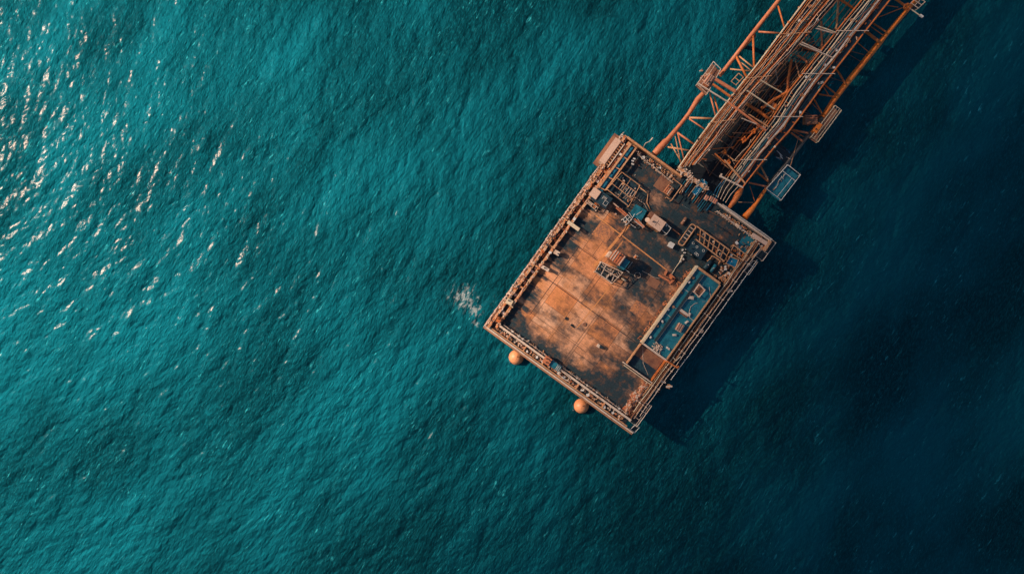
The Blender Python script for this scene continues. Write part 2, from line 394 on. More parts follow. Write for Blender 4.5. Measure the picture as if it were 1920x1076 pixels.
# cross ties in the left gutter
for a in (2.2, 9.5, 14.3, 18.9, 24.6, 31.2, 36.0):
    MB().box(a, a + .3, .73, 1.44, .004, .8).build('cross_tie', 'tan', plat)
for b in (4.5, 8.2, 12.5, 16.4, 20.3, 26.3):
    MB().box(.23, 1.24, b, b + .22, .004, .7).build('cross_tie', 'tan', plat)
MB().box(24.2, 24.85, 1.0, 3.6, .96, 1.3).build('cross_tie', 'cream', plat)
# gutters: dark plates 4 mm over the deck
MB().box(.24, 43.5, .73, 1.44, .004, .03).build('gutter', 'dark', plat)
MB().box(.24, 1.24, 1.5, 31.8, .036, .05).build('gutter', 'dark', plat)
MB().box(1.64, 2.25, 2.1, 31.0, .004, .03).build('gutter', 'navy', plat)
# seams and painted lines (a0,a1,b0,b1)
for q in ((13.7, 13.84, 3.0, 25.0), (22.0, 22.1, 5.0, 19), (6.8, 6.87, 4, 18), (30.0, 30.08, 3.4, 9)):
    MB().box(*q, .004, .012).build('deck_seam', 'seam', plat)
for q in ((6.5, 22.0, 5.4, 5.5), (13.9, 22, 12.0, 12.07), (2.5, 13.6, 15.6, 15.66), (13.9, 26, 22.5, 22.58), (22, 29, 8.5, 8.56)):
    MB().box(*q, .0045, .0115).build('deck_seam', 'seam', plat)
def mark(p0, p1, wd, z):
    a, b = ab(*p0), ab(*p1); P, Q = D(*a), D(*b); t = (Q - P).normalized(); x = Vector((-t.y, t.x, 0)) * wd / 2
    MB().quadbox([P - x, Q - x, Q + x, P + x], DZ + z, DZ + z + .004).build('painted_line', 'yellow', plat)
mark((1181, 420), (1114, 500), .5, .016); mark((1117, 404), (1251, 507), .22, .024); mark((1148, 533), (1082, 614), .17, .016)
mark((1168, 452), (1156, 468), .18, .016)
for (px, py, la, lb, m, r) in ((1131, 436, 3.0, 3.2, 'plate', 0), (1197, 579, 2.4, 2.5, 'plate', 0), (1225, 530, 1.7, 2.2, 'brown', .05), (1036, 560, 3.4, 4.0, 'beige', 0), (1242, 345, 2.6, 2.4, 'brown', 0)):
    a, b = ab(px, py)
    if m != 'beige': MB().rbox(D(a, b), la, lb, DZ + .028, DZ + .036, r).build('cover_plate', m, plat)

# ---------------------------------------------------------------- generic builders
def railing(pts, h, label, mat='pale', step=1.5, rails=2, group='railings round the deck', r=.045, wob=0.):
    pts = [Vector(p) for p in pts]
    t = thing('railing', label, 'railing', pts[0], ANG, group)
    for k in range(rails):
        z = h * (1 - .5 * k / max(rails - 1, 1) if rails > 1 else 1)
        pp = []
        for i in range(len(pts) - 1):
            n_ = max(2, int((pts[i+1] - pts[i]).length / .8)) if wob else 1
            for j in range(n_): pp.append(pts[i].lerp(pts[i+1], j / n_) + Vector((random.uniform(-wob, wob), random.uniform(-wob, wob), z)))
        pp.append(pts[-1] + Vector((0, 0, z)))
        MB().tube(pp, r, 6).build('rail', mat, t)
    for i in range(len(pts) - 1):
        L = (pts[i+1] - pts[i]).length; n_ = max(1, round(L / step))
        for j in range(n_ + (i == len(pts) - 2)):
            p = pts[i].lerp(pts[i+1], j / n_) + Vector((random.uniform(-wob, wob), random.uniform(-wob, wob), 0))
            MB().beam(p, p + Vector((0, 0, h)), .07, .07).build('post', mat, t)
    return t
def rack(name, label, cat, quad, h, nx, ny, mat='pale', floor='navy', r=.07, stuffing=8, mats=('pale', 'tan', 'dark'), base=0., group=None, fh=.25):
    """open steel rack: quad = px corners in order of its top frame, base height, grid of dividers"""
    P = [pw(x, y, DZ + base + h) for x, y in quad]
    c = sum(P, Vector()) / 4; c.z = DZ + base
    t = thing(name, label, cat, c, ANG, group)
    MB().loop(P, r).build('top_frame', mat, t)
    lo = [Vector((p.x, p.y, DZ + base)) for p in P]
    for p, q_ in zip(lo, P): MB().beam(p, q_, .12, .12).build('post', mat, t)
    cc = c
    fl = [cc + (p - cc) * .97 for p in lo]
    MB().quadbox(fl if ccw(fl) else fl[::-1], DZ + base + fh, DZ + base + fh + .06).build('floor_plate', floor, t)
    f = lambda s, q_, Z: (P[0].lerp(P[1], s)).lerp(P[3].lerp(P[2], s), q_) - Vector((0, 0, Z))
    for i in range(1, nx): MB().beam(f(i/nx, 0, 0), f(i/nx, 1, 0), .09, .12).build('divider', mat, t)
    for j in range(1, ny): MB().beam(f(0, j/ny, .015), f(1, j/ny, .015), .08, .12).build('divider', mat, t)
    for k in range(stuffing):
        s, q_ = random.uniform(.1, .9), random.uniform(.1, .9); p = f(s, q_, 0); hh = random.uniform(.15, .7) * (h - fh)
        MB().rbox(p, random.uniform(.12, .7), random.uniform(.08, .3), DZ + base + fh + .06, DZ + base + fh + .06 + hh, random.choice((0, .5, 1.57, 2.2))).build('stored_piece', random.choice(mats), t)
    return t
def ccw(q): return sum(q[i][0]*q[(i+1) % len(q)][1] - q[(i+1) % len(q)][0]*q[i][1] for i in range(len(q))) > 0
def hut(name, label, cat, px, py, la, lb, h, wall, roof, rot=0., door=True, slats=0, vents=1, base=0.):
    c = pw(px, py, DZ + base + h); c.z = DZ + base
    t = thing(name, label, cat, c, ANG + rot)
    z = DZ + base
    MB().rbox(c, la - .16, lb - .16, z, z + h - .12, rot).build('wall', wall, t)
    rf = MB().rbox(c, la, lb, z + h - .12, z + h, rot).build('roof', roof, t)
    X = Vector((math.cos(ANG + rot), math.sin(ANG + rot), 0)); Y = Vector((-X.y, X.x, 0))
    for k in range(slats):
        s = (k + .5) / slats - .5
        MB().rbox(c + Y * (s * lb), la * .94, lb / slats * .35, z + h, z + h + .12, rot).build('slat', random.choice(('pale', 'salmon', 'brown')), rf)
    for k in range(vents):
        p = c + X * random.uniform(-.3, .3) * la + Y * random.uniform(-.3, .3) * lb; p.z = z + h
        MB().tube([p, p + Vector((0, 0, .35))], .12, 10).build('vent', 'dark', rf)
    if door:
        p = c - X * (la / 2 - .05)
        d = MB().rbox(p, .1, .8, z + .1, z + min(2.0, h - .3), rot).build('door', 'brown', t)
    return t, X, Y
# fittings: four small kinds, repeated
def fitting(kind):
    c = Vector((0, 0, 0))
    nm = {'valve': 'valve', 'bollard': 'bollard', 'junction': 'junction_box', 'coil': 'hose_coil'}[kind]
    t = thing(nm, 'x', nm.replace('_', ' '), (0, 0, 0), 0)
    if kind == 'valve':
        MB().tube([(-.35, 0, .15), (.35, 0, .15)], .09, 8).build('body', 'pale', t)
        MB().tube([(0, 0, .1), (0, 0, .45)], .05, 6).build('spindle', 'tan', t)
        MB().torus((0, 0, .46), .17, .035, 12, 5).build('handwheel', 'orange', t)
    elif kind == 'bollard':
        MB().quadbox([(-.4, -.15), (.4, -.15), (.4, .15), (-.4, .15)], 0, .06).build('base_plate', 'tan', t)
        for x in (-.22, .22): MB().tube([(x, 0, .06), (x, 0, .38), (x, 0, .42)], [.1, .1, .14], 10).build('post', 'pale', t)
    elif kind == 'junction':
        MB().quadbox([(-.22, -.18), (.22, -.18), (.22, .18), (-.22, .18)], 0, .42).build('body', 'dark', t)
        MB().quadbox([(-.25, -.21), (.25, -.21), (.25, .21), (-.25, .21)], .42, .5).build('lid', 'white', t)
        MB().tube([(.2, 0, .1), (.5, .1, .1), (.7, 0, .02)], .035, 6).build('cable', 'cream', t)
    else:
        b = MB()
        for k in range(4): b.torus((random.uniform(-.03, .03), random.uniform(-.03, .03), .06 + .08*k), .26 + .02*random.random(), .045, 14, 5)
        b.build('hose', 'tan', t); MB().tube([(0, 0, 0), (0, 0, .45)], .06, 8).build('hub', 'pale', t)
    return t
FIT = {}; FIRST = {}
def place_fit(kind, p, rot, label, group, sc=1.):
    if kind not in FIT:
        FIT[kind] = fitting(kind); o = FIT[kind]; o.location = p; o.rotation_euler = (0, 0, rot); o.scale = (sc,)*3
        o['label'] = label; o['group'] = group; return o
    return copy_tree(FIT[kind], p, rot, label, group, sc)
def strew(f, n_, where, zz, kinds=('valve', 'bollard', 'junction', 'coil'), sc=(.7, 1.3)):
    nm = {'valve': 'small pipe valve with an orange handwheel', 'bollard': 'small twin mooring bollard', 'junction': 'small pale-lidded junction box', 'coil': 'small coil of tan hose'}
    for i in range(n_):
        k = random.choice(kinds); a, b = f((i + random.uniform(.1, .9)) / n_)
        place_fit(k, D(a, b, zz), random.uniform(0, 6.28), nm[k] + ' ' + where, k + 's ' + where, random.uniform(*sc))
strew(lambda s: (1 + 42*s, 1.08 + random.uniform(-.12, .12)), 34, 'in the gutter of the left edge walkway', .03)
strew(lambda s: (.72 + random.uniform(-.2, .2), 2 + 29*s), 40, 'in the gutter of the bottom edge walkway', .05)
strew(lambda s: (3 + 38*s, 1.7), 12, 'on top of the inner left edge beam', .85, ('valve', 'junction'))
strew(lambda s: (1.95, 3 + 27*s), 22, 'along the inner bottom railing', .03, ('valve', 'junction', 'coil'), (.5, .9))
strew(lambda s: (5 + 32*s, 32.28), 12, 'between the pipes of the right edge', .2, ('valve', 'coil'), (.6, 1.))
strew(lambda s: (42.9 + random.uniform(-.2, .2), 23.5 + 8*s), 10, 'beside the bridge-end railing right of the bridge', .0)
strew(lambda s: (42.7 + random.uniform(-.3, .3), 3 + 9.5*s), 14, 'beside the bridge-end railing left of the bridge', .0)

# railings
railing([D(-.3, -.28), D(44, -.28)], 1.15, 'tall pale guard railing along the outer left edge of the deck', 'pale', 1.0, 2, wob=.10)
railing([D(-.55, 0), D(-.55, 33.8)], .9, 'pale guard railing along the outer bottom edge of the deck', 'tan', 1.6, 2, wob=.03)
railing([D(2.0, 2.6), D(2.0, 31)], .9, 'thin pale railing on the inner side of the bottom walkway', 'pale', 1.1, 2, r=.03, wob=.04)
railing([D(42.3, 4.4), D(42.0, 12.6)], 1.0, 'pale inner railing beside the bridge end left of the bridge', 'pale', .55, 2, wob=.1)
railing([D(43.9, 2.2), D(43.9, 13.2)], 1.0, 'tan outer railing at the bridge end left of the bridge', 'tan', 1.3, 2)
railing([D(44.05, 22.6), D(44.15, 33.8)], 1.0, 'thin white outer railing at the bridge end right of the bridge', 'white', 1.4, 2)
railing([D(42.3, 22.4), D(42.3, 31.6)], .8, 'pale inner railing at the bridge end right of the bridge', 'pale', .5, 1, wob=.1)
railing([D(12, 33.95, -.6), D(39.5, 33.95, -.6)], 1.0, 'thin white railing on the outboard catwalk right of the deck', 'white', 2.2, 1, r=.065, wob=.04)
railing([D(6.5, 31.3), D(14.2, 31.3)], 1.0, 'tan railing beside the scrap heap', 'tan', 1.5, 2)
railing([D(32.0, 31.4), D(42, 31.4)], 1.0, 'tan railing on the right edge by the ladder frame', 'tan', 1.2, 2)

# outboard catwalk on the right side
cw = thing('catwalk', 'dark open catwalk hung outside the right edge of the deck', 'catwalk', D(26, 33.2, -1))
MB().box(8, 40, 32.7, 33.9, -.78, -.7).build('floor_plate', 'void', cw)  # near-black sheet, stands in for the shadowed void over the water
MB().box(12, 40, 32.66, 32.78, -.695, -.45).build('toe_board', 'tan', cw)
for a in np.arange(12.5, 40, 3.0): MB().box(a, a + .18, 31.9, 33.95, -1.05, -.79).build('bracket', 'greyp', cw)
# pipes on the right edge
for i, (b, m, r, nm) in enumerate(((31.62, 'cream', .08, 'cream pipe running along the right deck edge, innermost of three'), (32.28, 'tan', .06, 'tan pipe running along the right deck edge, middle of three'), (32.95, 'pale', .06, 'thin pale pipe running along the right deck edge, outermost of three'))):
    t = thing('pipe', nm, 'pipe', D(22, b, .3), ANG, 'pipes along the right deck edge')
    pts = [D(a, b + random.uniform(-.07, .07) + (.5 if a > 36 else 0)*0, .95 + .1*math.sin(a)) for a in np.linspace(3, 42, 18)]
    MB().tube(pts, r, 8).build('run', m, t, True)
    for a in np.arange(5, 42, 4.1): MB().box(a, a + .2, b - r - .05, b + r + .05, -.2 if i else .002, 1.15).build('clamp', 'pale', t)
# corner outboard frame (right corner)
def outframe(label, quad, z, divs, mat='pale', floor='dark', name='hanging_platform', rail=1.0):
    P = [pw(x, y, z + rail) for x, y in quad]; c = sum(P, Vector()) / 4; c.z = z
    t = thing(name, label, 'platform', c, ANG, None)
    lo = [Vector((p.x, p.y, z)) for p in P]
    MB().quadbox(lo if ccw(lo) else lo[::-1], z - .12, z - .02).build('floor_plate', floor, t)
    MB().loop(P, .085).build('rail', mat, t)
    for p, q_ in zip(lo, P): MB().beam(p - Vector((0, 0, .02)), q_, .09, .09).build('post', mat, t)
    for (s, e) in divs:
        MB().beam(P[0].lerp(P[1], s[0]).lerp(P[3].lerp(P[2], s[0]), s[1]), P[0].lerp(P[1], e[0]).lerp(P[3].lerp(P[2], e[0]), e[1]), .08, .08).build('crossbar', mat, t)
    return t, P, lo
t, P, lo = outframe('white-railed dark platform jutting out past the right corner of the deck', [(1446, 449), (1455, 455), (1430, 489), (1417, 480)], DZ - .6, [((0, .62), (1, .62))])
outframe('narrow dark platform with a white rail below the right corner', [(1412, 489), (1421, 491), (1404, 515), (1395, 508)], DZ - .8, [((0, .4), (1, .4))])
outframe('pale-railed dark platform outside the bottom corner, three bays long', [(1205, 753), (1222, 761), (1194, 800), (1180, 789)], DZ - .4, [((0, .36), (1, .36)), ((0, .72), (1, .72)), ((.8, 0), (.8, 1))])
outframe('tiny railed landing at the very bottom corner of the deck', [(1191, 796), (1199, 801), (1190, 811), (1182, 805)], DZ - .9, [], 'white')
outframe('small black railed landing below the scrap heap', [(1230, 716), (1238, 722), (1212, 752), (1204, 746)], DZ - .6, [], 'dark')

# ---------------------------------------------------------------- things on the deck
# long teal-floored side bay between tan beams (upper left)
sb = thing('side_bay', 'long narrow blue-floored bay between two tan beams at the upper left corner', 'walkway', D(38, 2.6))
MB().box(32.6, 43.0, 2.0, 3.0, .06, .5).build('floor_panel', 'blue', sb)
MB().beam(pw(1183, 270, DZ + 1.4), pw(1123, 351, DZ + 1.4), .35, .5).build('beam', 'tan', sb)
MB().beam(pw(1193, 277, DZ + 1.4), pw(1135, 357, DZ + 1.4), .28, .5).build('beam', 'tan', sb)
for s in (0, .28, .52, .75, 1):
    MB().beam(pw(1183, 270, DZ + 1.38).lerp(pw(1123, 351, DZ + 1.38), s), pw(1193, 277, DZ + 1.38).lerp(pw(1135, 357, DZ + 1.38), s), .14, .2).build('crossbar', 'tan', sb)
for p in ((1184, 272), (1192, 278), (1125, 350), (1135, 356)):
    q_ = pw(*p, DZ + 1.2); MB().beam((q_.x, q_.y, DZ), q_, .2, .2).build('post', 'brown', sb)
# beige module outside the corner
t, X, Y = hut('control_cabin', 'long beige-roofed cabin hung outside the upper left corner of the deck', 'cabin', 1144, 283, 5.3, 1.25, 2.4, 'pale', 'beige', 0, False, 0, 0, -1.0)
c = wm(t).translation
b = MB()
for i in range(9):
    p = c - Y * .95 + X * (-2.3 + i * .57); b.rbox(p, .12, .7, DZ + .5, DZ + 1.25)
b.build('grille', 'tan', t); MB().rbox(c - Y * .98, 5.1, .66, DZ - .6, DZ + .5).build('side_locker', 'dark', t)
MB().rbox(c - Y * 1.42, 5.3, .18, DZ - .6, DZ + 1.38).build('side_rail', 'pale', t)
MB().rbox(c + X * .3, 7.0, 2.6, DZ - 1.3, DZ - 1.02).build('support_frame', 'brown', t)
outframe('small white-railed lookout outside the upper left corner above the beige cabin', [(1165, 256), (1174, 262), (1170, 269), (1161, 262)], DZ - .5, [], 'white')
outframe('small rounded landing below the beige cabin with orange gear', [(1123, 314), (1134, 318), (1121, 340), (1113, 334)], DZ - .6, [((.5, 0), (.5, 1))], 'pale', 'brown')
strew(lambda s: (36.2 - 3.2*s, .2 + random.uniform(-.6, .3)), 6, 'on the landing below the beige cabin', .2, ('valve', 'coil'))
# upper-left pipework rack
rack('pipe_rack', 'dark square storage rack full of pale pipe offcuts near the upper left corner', 'rack', [(1138, 355), (1166, 323), (1200, 348), (1179, 387)], 1.6, 3, 2, 'tan', 'navy', .09, 16)
rk = bpy.data.objects['pipe_rack']
for s in range(7):
    x = 1163 + s * 4.3; y = 352 + s * 2.6
    p = pw(x + 4, y - 9, DZ + 1.5); q_ = pw(x - 4, y + 2, DZ + 1.5)
    MB().tube([p, q_], .05, 6).build('pipe_offcut', 'pale', rk)
for s in range(5):
    p = pw(1168 + s*4, 372 + s*1.5 , DZ + 1.5); q_ = pw(1180 + s*2.5, 362 + s * 3, DZ + 1.5)
    MB().tube([p, q_], .045, 6).build('pipe_offcut', 'tan', rk)
railing([D(*ab(1168, 325)), D(*ab(1200, 349))], 1.3, 'short dark railing on the upper side of the pipe offcut rack', 'navy', 1.5)
for i, (x, y) in enumerate(((1187, 300), (1184, 304), (1184, 310))):
    t = thing('lamp_post', ('upper', 'middle', 'lowest')[i] + ' of three small white lamp heads on the dark deck by the upper left corner', 'lamp', D(*ab(x, y)), ANG, 'three small lamps')
    q_ = D(*ab(x, y)); MB().tube([q_, q_ + Vector((0, 0, 1.1))], .04, 6).build('pole', 'dark', t)
    MB().rbox(q_, .25, .5, q_.z + 1.1, q_.z + 1.25, .3).build('lamp_head', 'white', t)
# cabin on the left edge
t, X, Y = hut('equipment_cabin', 'low dark cabin with a cream square hatch roof on the upper left edge', 'cabin', 1128, 372, 2.3, 3.4, 2.2, 'dark', 'navy', 0, True, 0, 2)
c = wm(t).translation
MB().rbox(c + Y * 1.55, 1.7, 1.6, DZ + 2.2, DZ + 2.5).build('roof_hatch', 'beige', t)
for k in range(4): MB().rbox(c - Y * (.1 + .22*k) + X * .3, .7, .08, DZ + 2.2, DZ + 2.35).build('roof_louvre', 'white', t)
MB().loop([c + X * s * .8 - Y * (1.0 + q_*.55) + Vector((0, 0, 2.3)) for s, q_ in ((-.9, -.4), (.1, -.4), (.1, .9), (-.9, .9))], .04).build('roof_rail', 'white', t)
rack('valve_skid', 'open tan skid with round fittings just below the cream-hatched cabin', 'skid', [(1098, 378), (1105, 371), (1125, 385), (1118, 395)], 1.0, 2, 1, 'pale', 'navy', .06, 9, ('pale', 'tan', 'orange'))
# crane boom lying and its frame
t = thing('crane_boom', 'salmon twin-beam boom lying on the dark deck, tapered tip toward the upper left', 'crane', D(*ab(1163, 394)))
MB().beam(pw(1149, 380, DZ + 1.5), pw(1177, 404, DZ + 1.3), .24, .3).build('boom_beam', 'salmon', t)
MB().beam(pw(1155, 390, DZ + 1.3), pw(1174, 406, DZ + 1.2), .2, .3).build('boom_beam', 'salmon', t)
MB().beam(pw(1150, 381, DZ + 1.7), pw(1160, 389, DZ + 1.7), .14, .12).build('tip', 'pale', t)
for s in (.25, .5, .75):
    MB().beam(pw(1149, 380, DZ + 1.35).lerp(pw(1177, 404, DZ + 1.35), s), pw(1151, 386, DZ + 1.2).lerp(pw(1174, 406, DZ + 1.2), s), .1, .1).build('lacing', 'brown', t)
for p in ((1152, 383), (1174, 403)):
    q_ = pw(*p, DZ + 1.2); MB().tube([(q_.x, q_.y, DZ), q_], .09, 8).build('stand', 'brown', t)
rack('operator_cage', 'white-framed square cage at the lower end of the salmon boom', 'cage', [(1168, 411), (1177, 403), (1185, 411), (1175, 421)], 1.8, 2, 2, 'white', 'navy', .07, 3)
t = thing('sheave_frame', 'dark teal A-shaped winch frame with white stays between boom and beige hut', 'winch', D(*ab(1195, 405)))
MB().rbox(D(*ab(1195, 400)), 2.2, 2.4, DZ, DZ + 1.2, .1).build('housing', 'teal', t)
for p, q_ in (((1179, 398), (1188, 412)), ((1190, 401), (1184, 413)), ((1193, 403), (1204, 396)), ((1195, 410), (1208, 425)), ((1189, 414), (1206, 427)), ((1182, 420), (1192, 427))):
    MB().tube([pw(*p, DZ + 1.5), pw(*q_, DZ + 1.3)], .055, 6).build('stay', 'white' if p[0] < 1192 else 'pale', t)
MB().beam(pw(1189, 411, DZ + 1.2), pw(1208, 426, DZ + 1.2), .35, .3).build('beam', 'salmon', t)
MB().tube([pw(1205, 428, DZ), pw(1205, 428, DZ + 1.2)], .1).build('post', 'brown', t)
MB().tube([pw(1214, 412, DZ), pw(1214, 412, DZ + 1.6)], .45, 16).build('drum', 'pale', t, True)
# beige hut with cross seam
t, X, Y = hut('deck_hut', 'beige flat-roofed hut with a dark cross-shaped seam on its roof', 'hut', 1232, 418, 2.1, 2.7, 2.6, 'tan', 'beige', 0, True, 0, 1)
c = wm(t).translation; c.z = 0
MB().rbox(c, 1.2, .06, DZ + 2.6, DZ + 2.63).build('roof_seam', 'dark', t); MB().rbox(c, .06, 1.5, DZ + 2.604, DZ + 2.634).build('roof_seam', 'dark', t)
MB().rbox(c + X*.75 + Y*1.3, .9, 1.5, DZ, DZ + 2.2).build('annex', 'brown', t)
rack('tool_crate', 'dark crate with a white frame standing against the beige hut', 'crate', [(1248, 418), (1258, 428), (1250, 439), (1240, 430)], 2.0, 1, 1, 'white', 'navy', .07, 2, ('white', 'dark'), fh=1.5)
# white cube
c = D(*ab(1256.5, 460)); t = thing('storage_box', 'plain white square storage box alone on the rusty deck', 'box', c, ANG + .12)
MB().rbox(c, .9, .95, DZ + .08, DZ + .9, .12).build('body', 'white', t); lid = MB().rbox(c, .98, 1.03, DZ + .902, DZ + 1.0, .12).build('lid', 'white', t)
for s in (-.3, .3): MB().rbox(c + U*s, .12, .98, DZ, DZ + .08, .12).build('runner', 'brown', t)
# central hut group
t, X, Y = hut('generator_housing', 'brown slatted box standing in the middle of the deck beside the yellow line', 'generator', 1158, 483, 2.1, 2.4, 3.9, 'brown', 'salmon', 0, True, 5, 1)
c = wm(t).translation; c.z = DZ
MB().rbox(c + Y * 1.45 - X * .2, 1.1, .5, DZ, DZ + 2.6).build('side_tank', 'pale', t)
MB().rbox(c - Y * 1.75 - X * .1, 1.9, 1.2, DZ, DZ + 3.2).build('annex', 'teal', t)
MB().beam(D(*ab(1166, 500, 2.75), 2.75), D(*ab(1180, 511, 2.75), 2.75), .07, .1).build('annex_rail', 'white', t); MB().beam(D(*ab(1186, 491, 2.75), 2.75), D(*ab(1177, 503, 2.75), 2.75), .05, .08).build('annex_rail', 'white', t)
MB().tube([c + X*.7 - Y*.2 + Vector((0, 0, 3.2)), c + X*.7 - Y*.2 + Vector((0, 0, 4.3))], .12, 10).build('exhaust', 'dark', t)
rack('open_skid', 'pale round-cornered skid divided in four bays below the central brown box', 'skid', [(1127, 491), (1168, 511), (1148, 531), (1116, 509)], 2.3, 1, 1, 'pale', 'dark', .10, 12)
sk = bpy.data.objects['open_skid']
for p, q_ in (((1137, 496), (1127, 515)), ((1134, 506), (1160, 521)), ((1151, 507), (1147, 513)), ((1142, 515), (1136, 523)), ((1151, 518), (1147, 527))):
    MB().beam(pw(*p, DZ + 2.3), pw(*q_, DZ + 2.3), .13, .12).build('divider', 'pale', sk)
for p, q_ in (((1137, 502), (1149, 508)), ((1139, 505), (1146, 509)), ((1156, 512), (1160, 519)), ((1159, 510), (1163, 516)), ((1129, 494), (1134, 500)), ((1127, 499), (1133, 503))):
    MB().tube([pw(*p, DZ + 2.1), pw(*q_, DZ + 2.1)], .05, 6).build('pipe', 'pale', sk)
t = thing('fire_extinguisher_rack', 'short cream cylinder lying on the deck at the right end of the pale skid', 'cylinder', D(*ab(1169, 524)))
MB().tube([D(*ab(1165, 521), .5), D(*ab(1173, 527), .5)], .18, 10).build('cylinder', 'cream', t, True); MB().rbox(D(*ab(1169, 524)), .4, .9, DZ, DZ + .35).build('cradle', 'dark', t)
t = thing('mooring_ring', 'thin pale ring half lying in the shadow right of the brown box', 'ring', D(*ab(1195, 516)))
MB().torus(D(*ab(1195, 516), .25), .55, .035, 18, 5).build('ring', 'pale', t); MB().rbox(D(*ab(1195, 511)), .3, .3, DZ, DZ + .3).build('lug', 'greyp', t)
t = thing('deck_cone', 'tiny orange-topped marker lying between the two yellow lines', 'marker', D(*ab(1192, 482)))
MB().tube([D(*ab(1192, 482), 0), D(*ab(1192, 482), .5)], [.32, .06], 10).build('cone', 'orange', t, True); MB().rbox(D(*ab(1192, 482)), .7, .7, DZ, DZ + .04).build('base', 'pale', t)
# small items on the open deck
for i, (x, y, lab) in enumerate(((1062, 597, 'round black hatch beside the long deck seam, leftmost of the small dark fittings'), (1096, 608, 'small brown hatch right of the lower end of the yellow line'))):
    t = thing('round_hatch', lab, 'hatch', D(*ab(x, y))); q_ = D(*ab(x, y))
    MB().tube([q_, q_ + Vector((0, 0, .15))], .3 if i == 0 else .35, 14).build('cover', 'seam' if i == 0 else 'brown', t); MB().torus(q_ + Vector((0, 0, .15)), .28, .04, 14, 5).build('rim', 'dark' if i == 0 else 'brown', t)
t = thing('seam_clamp', 'black clamp bridging the long deck seam left of the yellow line end', 'clamp', D(*ab(1073, 611)))
MB().rbox(D(*ab(1073, 611)), .3, .8, DZ + .012, DZ + .2).build('bar', 'seam', t); MB().rbox(D(*ab(1071, 609)), .45, .2, DZ + .012, DZ + .26).build('jaw', 'dark', t)
t = thing('bollard_block', 'cream block with a dark cone shadowing the middle of the long deck seam', 'block', D(*ab(1122, 648)))
MB().rbox(D(*ab(1122, 648)), .6, .6, DZ + .012, DZ + .5).build('block', 'pale', t); MB().rbox(D(*ab(1127, 650)), .5, .7, DZ + .012, DZ + .7).build('cap', 'dark', t)
# brown L bracket group and swivel pipe right of centre
t = thing('pipe_manifold', 'rusty L-shaped manifold where the long yellow line ends', 'manifold', D(*ab(1258, 520)))
for p, q_, w_ in (((1250, 508), (1246, 516), .35), ((1235, 516), (1256, 528), .35), ((1256, 515), (1264, 523), .5), ((1264, 523), (1255, 532), .35)):
    MB().beam(pw(*p, DZ + .35), pw(*q_, DZ + .35), w_, .4).build('branch', 'salmon', t)
MB().tube([pw(1258, 521, DZ), pw(1258, 521, DZ + .9)], .25, 10).build('riser', 'orange', t)
t = thing('swivel_hose', 'thin cream hose with white couplings running from the long frame to the manifold', 'hose', D(*ab(1270, 495)))
MB().tube([pw(1281, 478, DZ + .5), pw(1277, 486, DZ + .5), pw(1274, 492, DZ + .4), pw(1266, 503, DZ + .2), pw(1258, 517, DZ + .3)], [.16, .14, .1, .06, .06], 8).build('run', 'cream', t, True)
for x, y in ((1279, 469), (1283, 474), (1278, 480), (1280, 486), (1275, 490), (1285, 467)):
    q_ = pw(x, y, DZ); MB().rbox(q_, .35, .22, DZ, DZ + .55, random.random()*3).build('coupling', 'white', t)
t = thing('rope', 'thin pale rope lying slack across the deck right of the central brown box', 'rope', D(*ab(1220, 515)))
MB().tube([pw(1204, 508, DZ + .06), pw(1216, 514, DZ + .06), pw(1226, 520, DZ + .06), pw(1238, 522, DZ + .06)], .035, 6).build('run', 'pale', t)

# long looped frame and ladder-shaped rack on the right
F = DZ + 1.8
t = thing('looped_frame', 'tan round-ended frame loop with dark slats, left end of the ladder-shaped frame', 'frame', D(*ab(1288, 440)))
def rounded(px, z, r=.18):
    P = [pw(x, y, z) for x, y in px]; out = []
    for i, p in enumerate(P):
        a, b = P[i-1], P[(i+1) % len(P)]; u1 = (a - p).normalized(); u2 = (b - p).normalized(); rr = r * min((a - p).length, (b - p).length)
        for s in (0, .25, .5, .75, 1): out.append((p + u1*rr).lerp(p, s).lerp(p.lerp(p + u2*rr, s), s))
    return out
MB().loop(rounded([(1297, 419), (1306, 425), (1280, 462), (1271, 456)], F, .4), .12).build('loop_tube', 'tan', t, True)
for s in (.15, .32, .49, .66, .83): MB().beam(pw(1297, 420, F - .1).lerp(pw(1272, 456, F - .1), s), pw(1305, 426, F - .1).lerp(pw(1280, 461, F - .1), s), .12, .15).build('slat', random.choice(('brown', 'pale')), t)
for p in ((1298, 422), (1276, 457)):
    q_ = pw(*p, F); MB().beam((q_.x, q_.y, DZ), q_, .16, .16).build('post', 'brown', t)
MB().quadbox([pw(x, y, DZ) for x, y in ((1272, 456), (1280, 461), (1305, 426), (1297, 420))], DZ + .02, DZ + .4).build('base_plate', 'dark', t)
t = thing('cargo_gantry', 'tan ladder-shaped frame, two bays wide and five long, over dark machinery', 'frame', D(*ab(1335, 460)))
Q = [pw(1306, 424, F), pw(1368, 469, F), pw(1358, 490, F), pw(1305, 449, F)]
MB().tube([Q[0], Q[1], Q[2], Q[3]], .12, 8).build('outer_frame', 'tan', t)
E = lambda s, k: Q[0].lerp(Q[1], s).lerp(Q[3].lerp(Q[2], s), k)
MB().beam(E(.12, .48), E(1, .48), .13, .14).build('stringer', 'tan', t); MB().beam(E(.12, .0), E(.12, 1), .13, .14).build('rung', 'tan', t)
for k in range(1, 6): MB().beam(E(.12 + .88*k/6, 0.02), E(.12 + .88*k/6, .98), .13, .14).build('rung', 'tan', t)
for q_ in Q: MB().beam((q_.x, q_.y, DZ), q_, .18, .18).build('leg', 'brown', t)
fl = [Q[0], Q[3], Q[2], Q[1]]; MB().quadbox(fl if ccw(fl) else fl[::-1], DZ + .5, DZ + .58).build('floor_plate', 'dark', t)
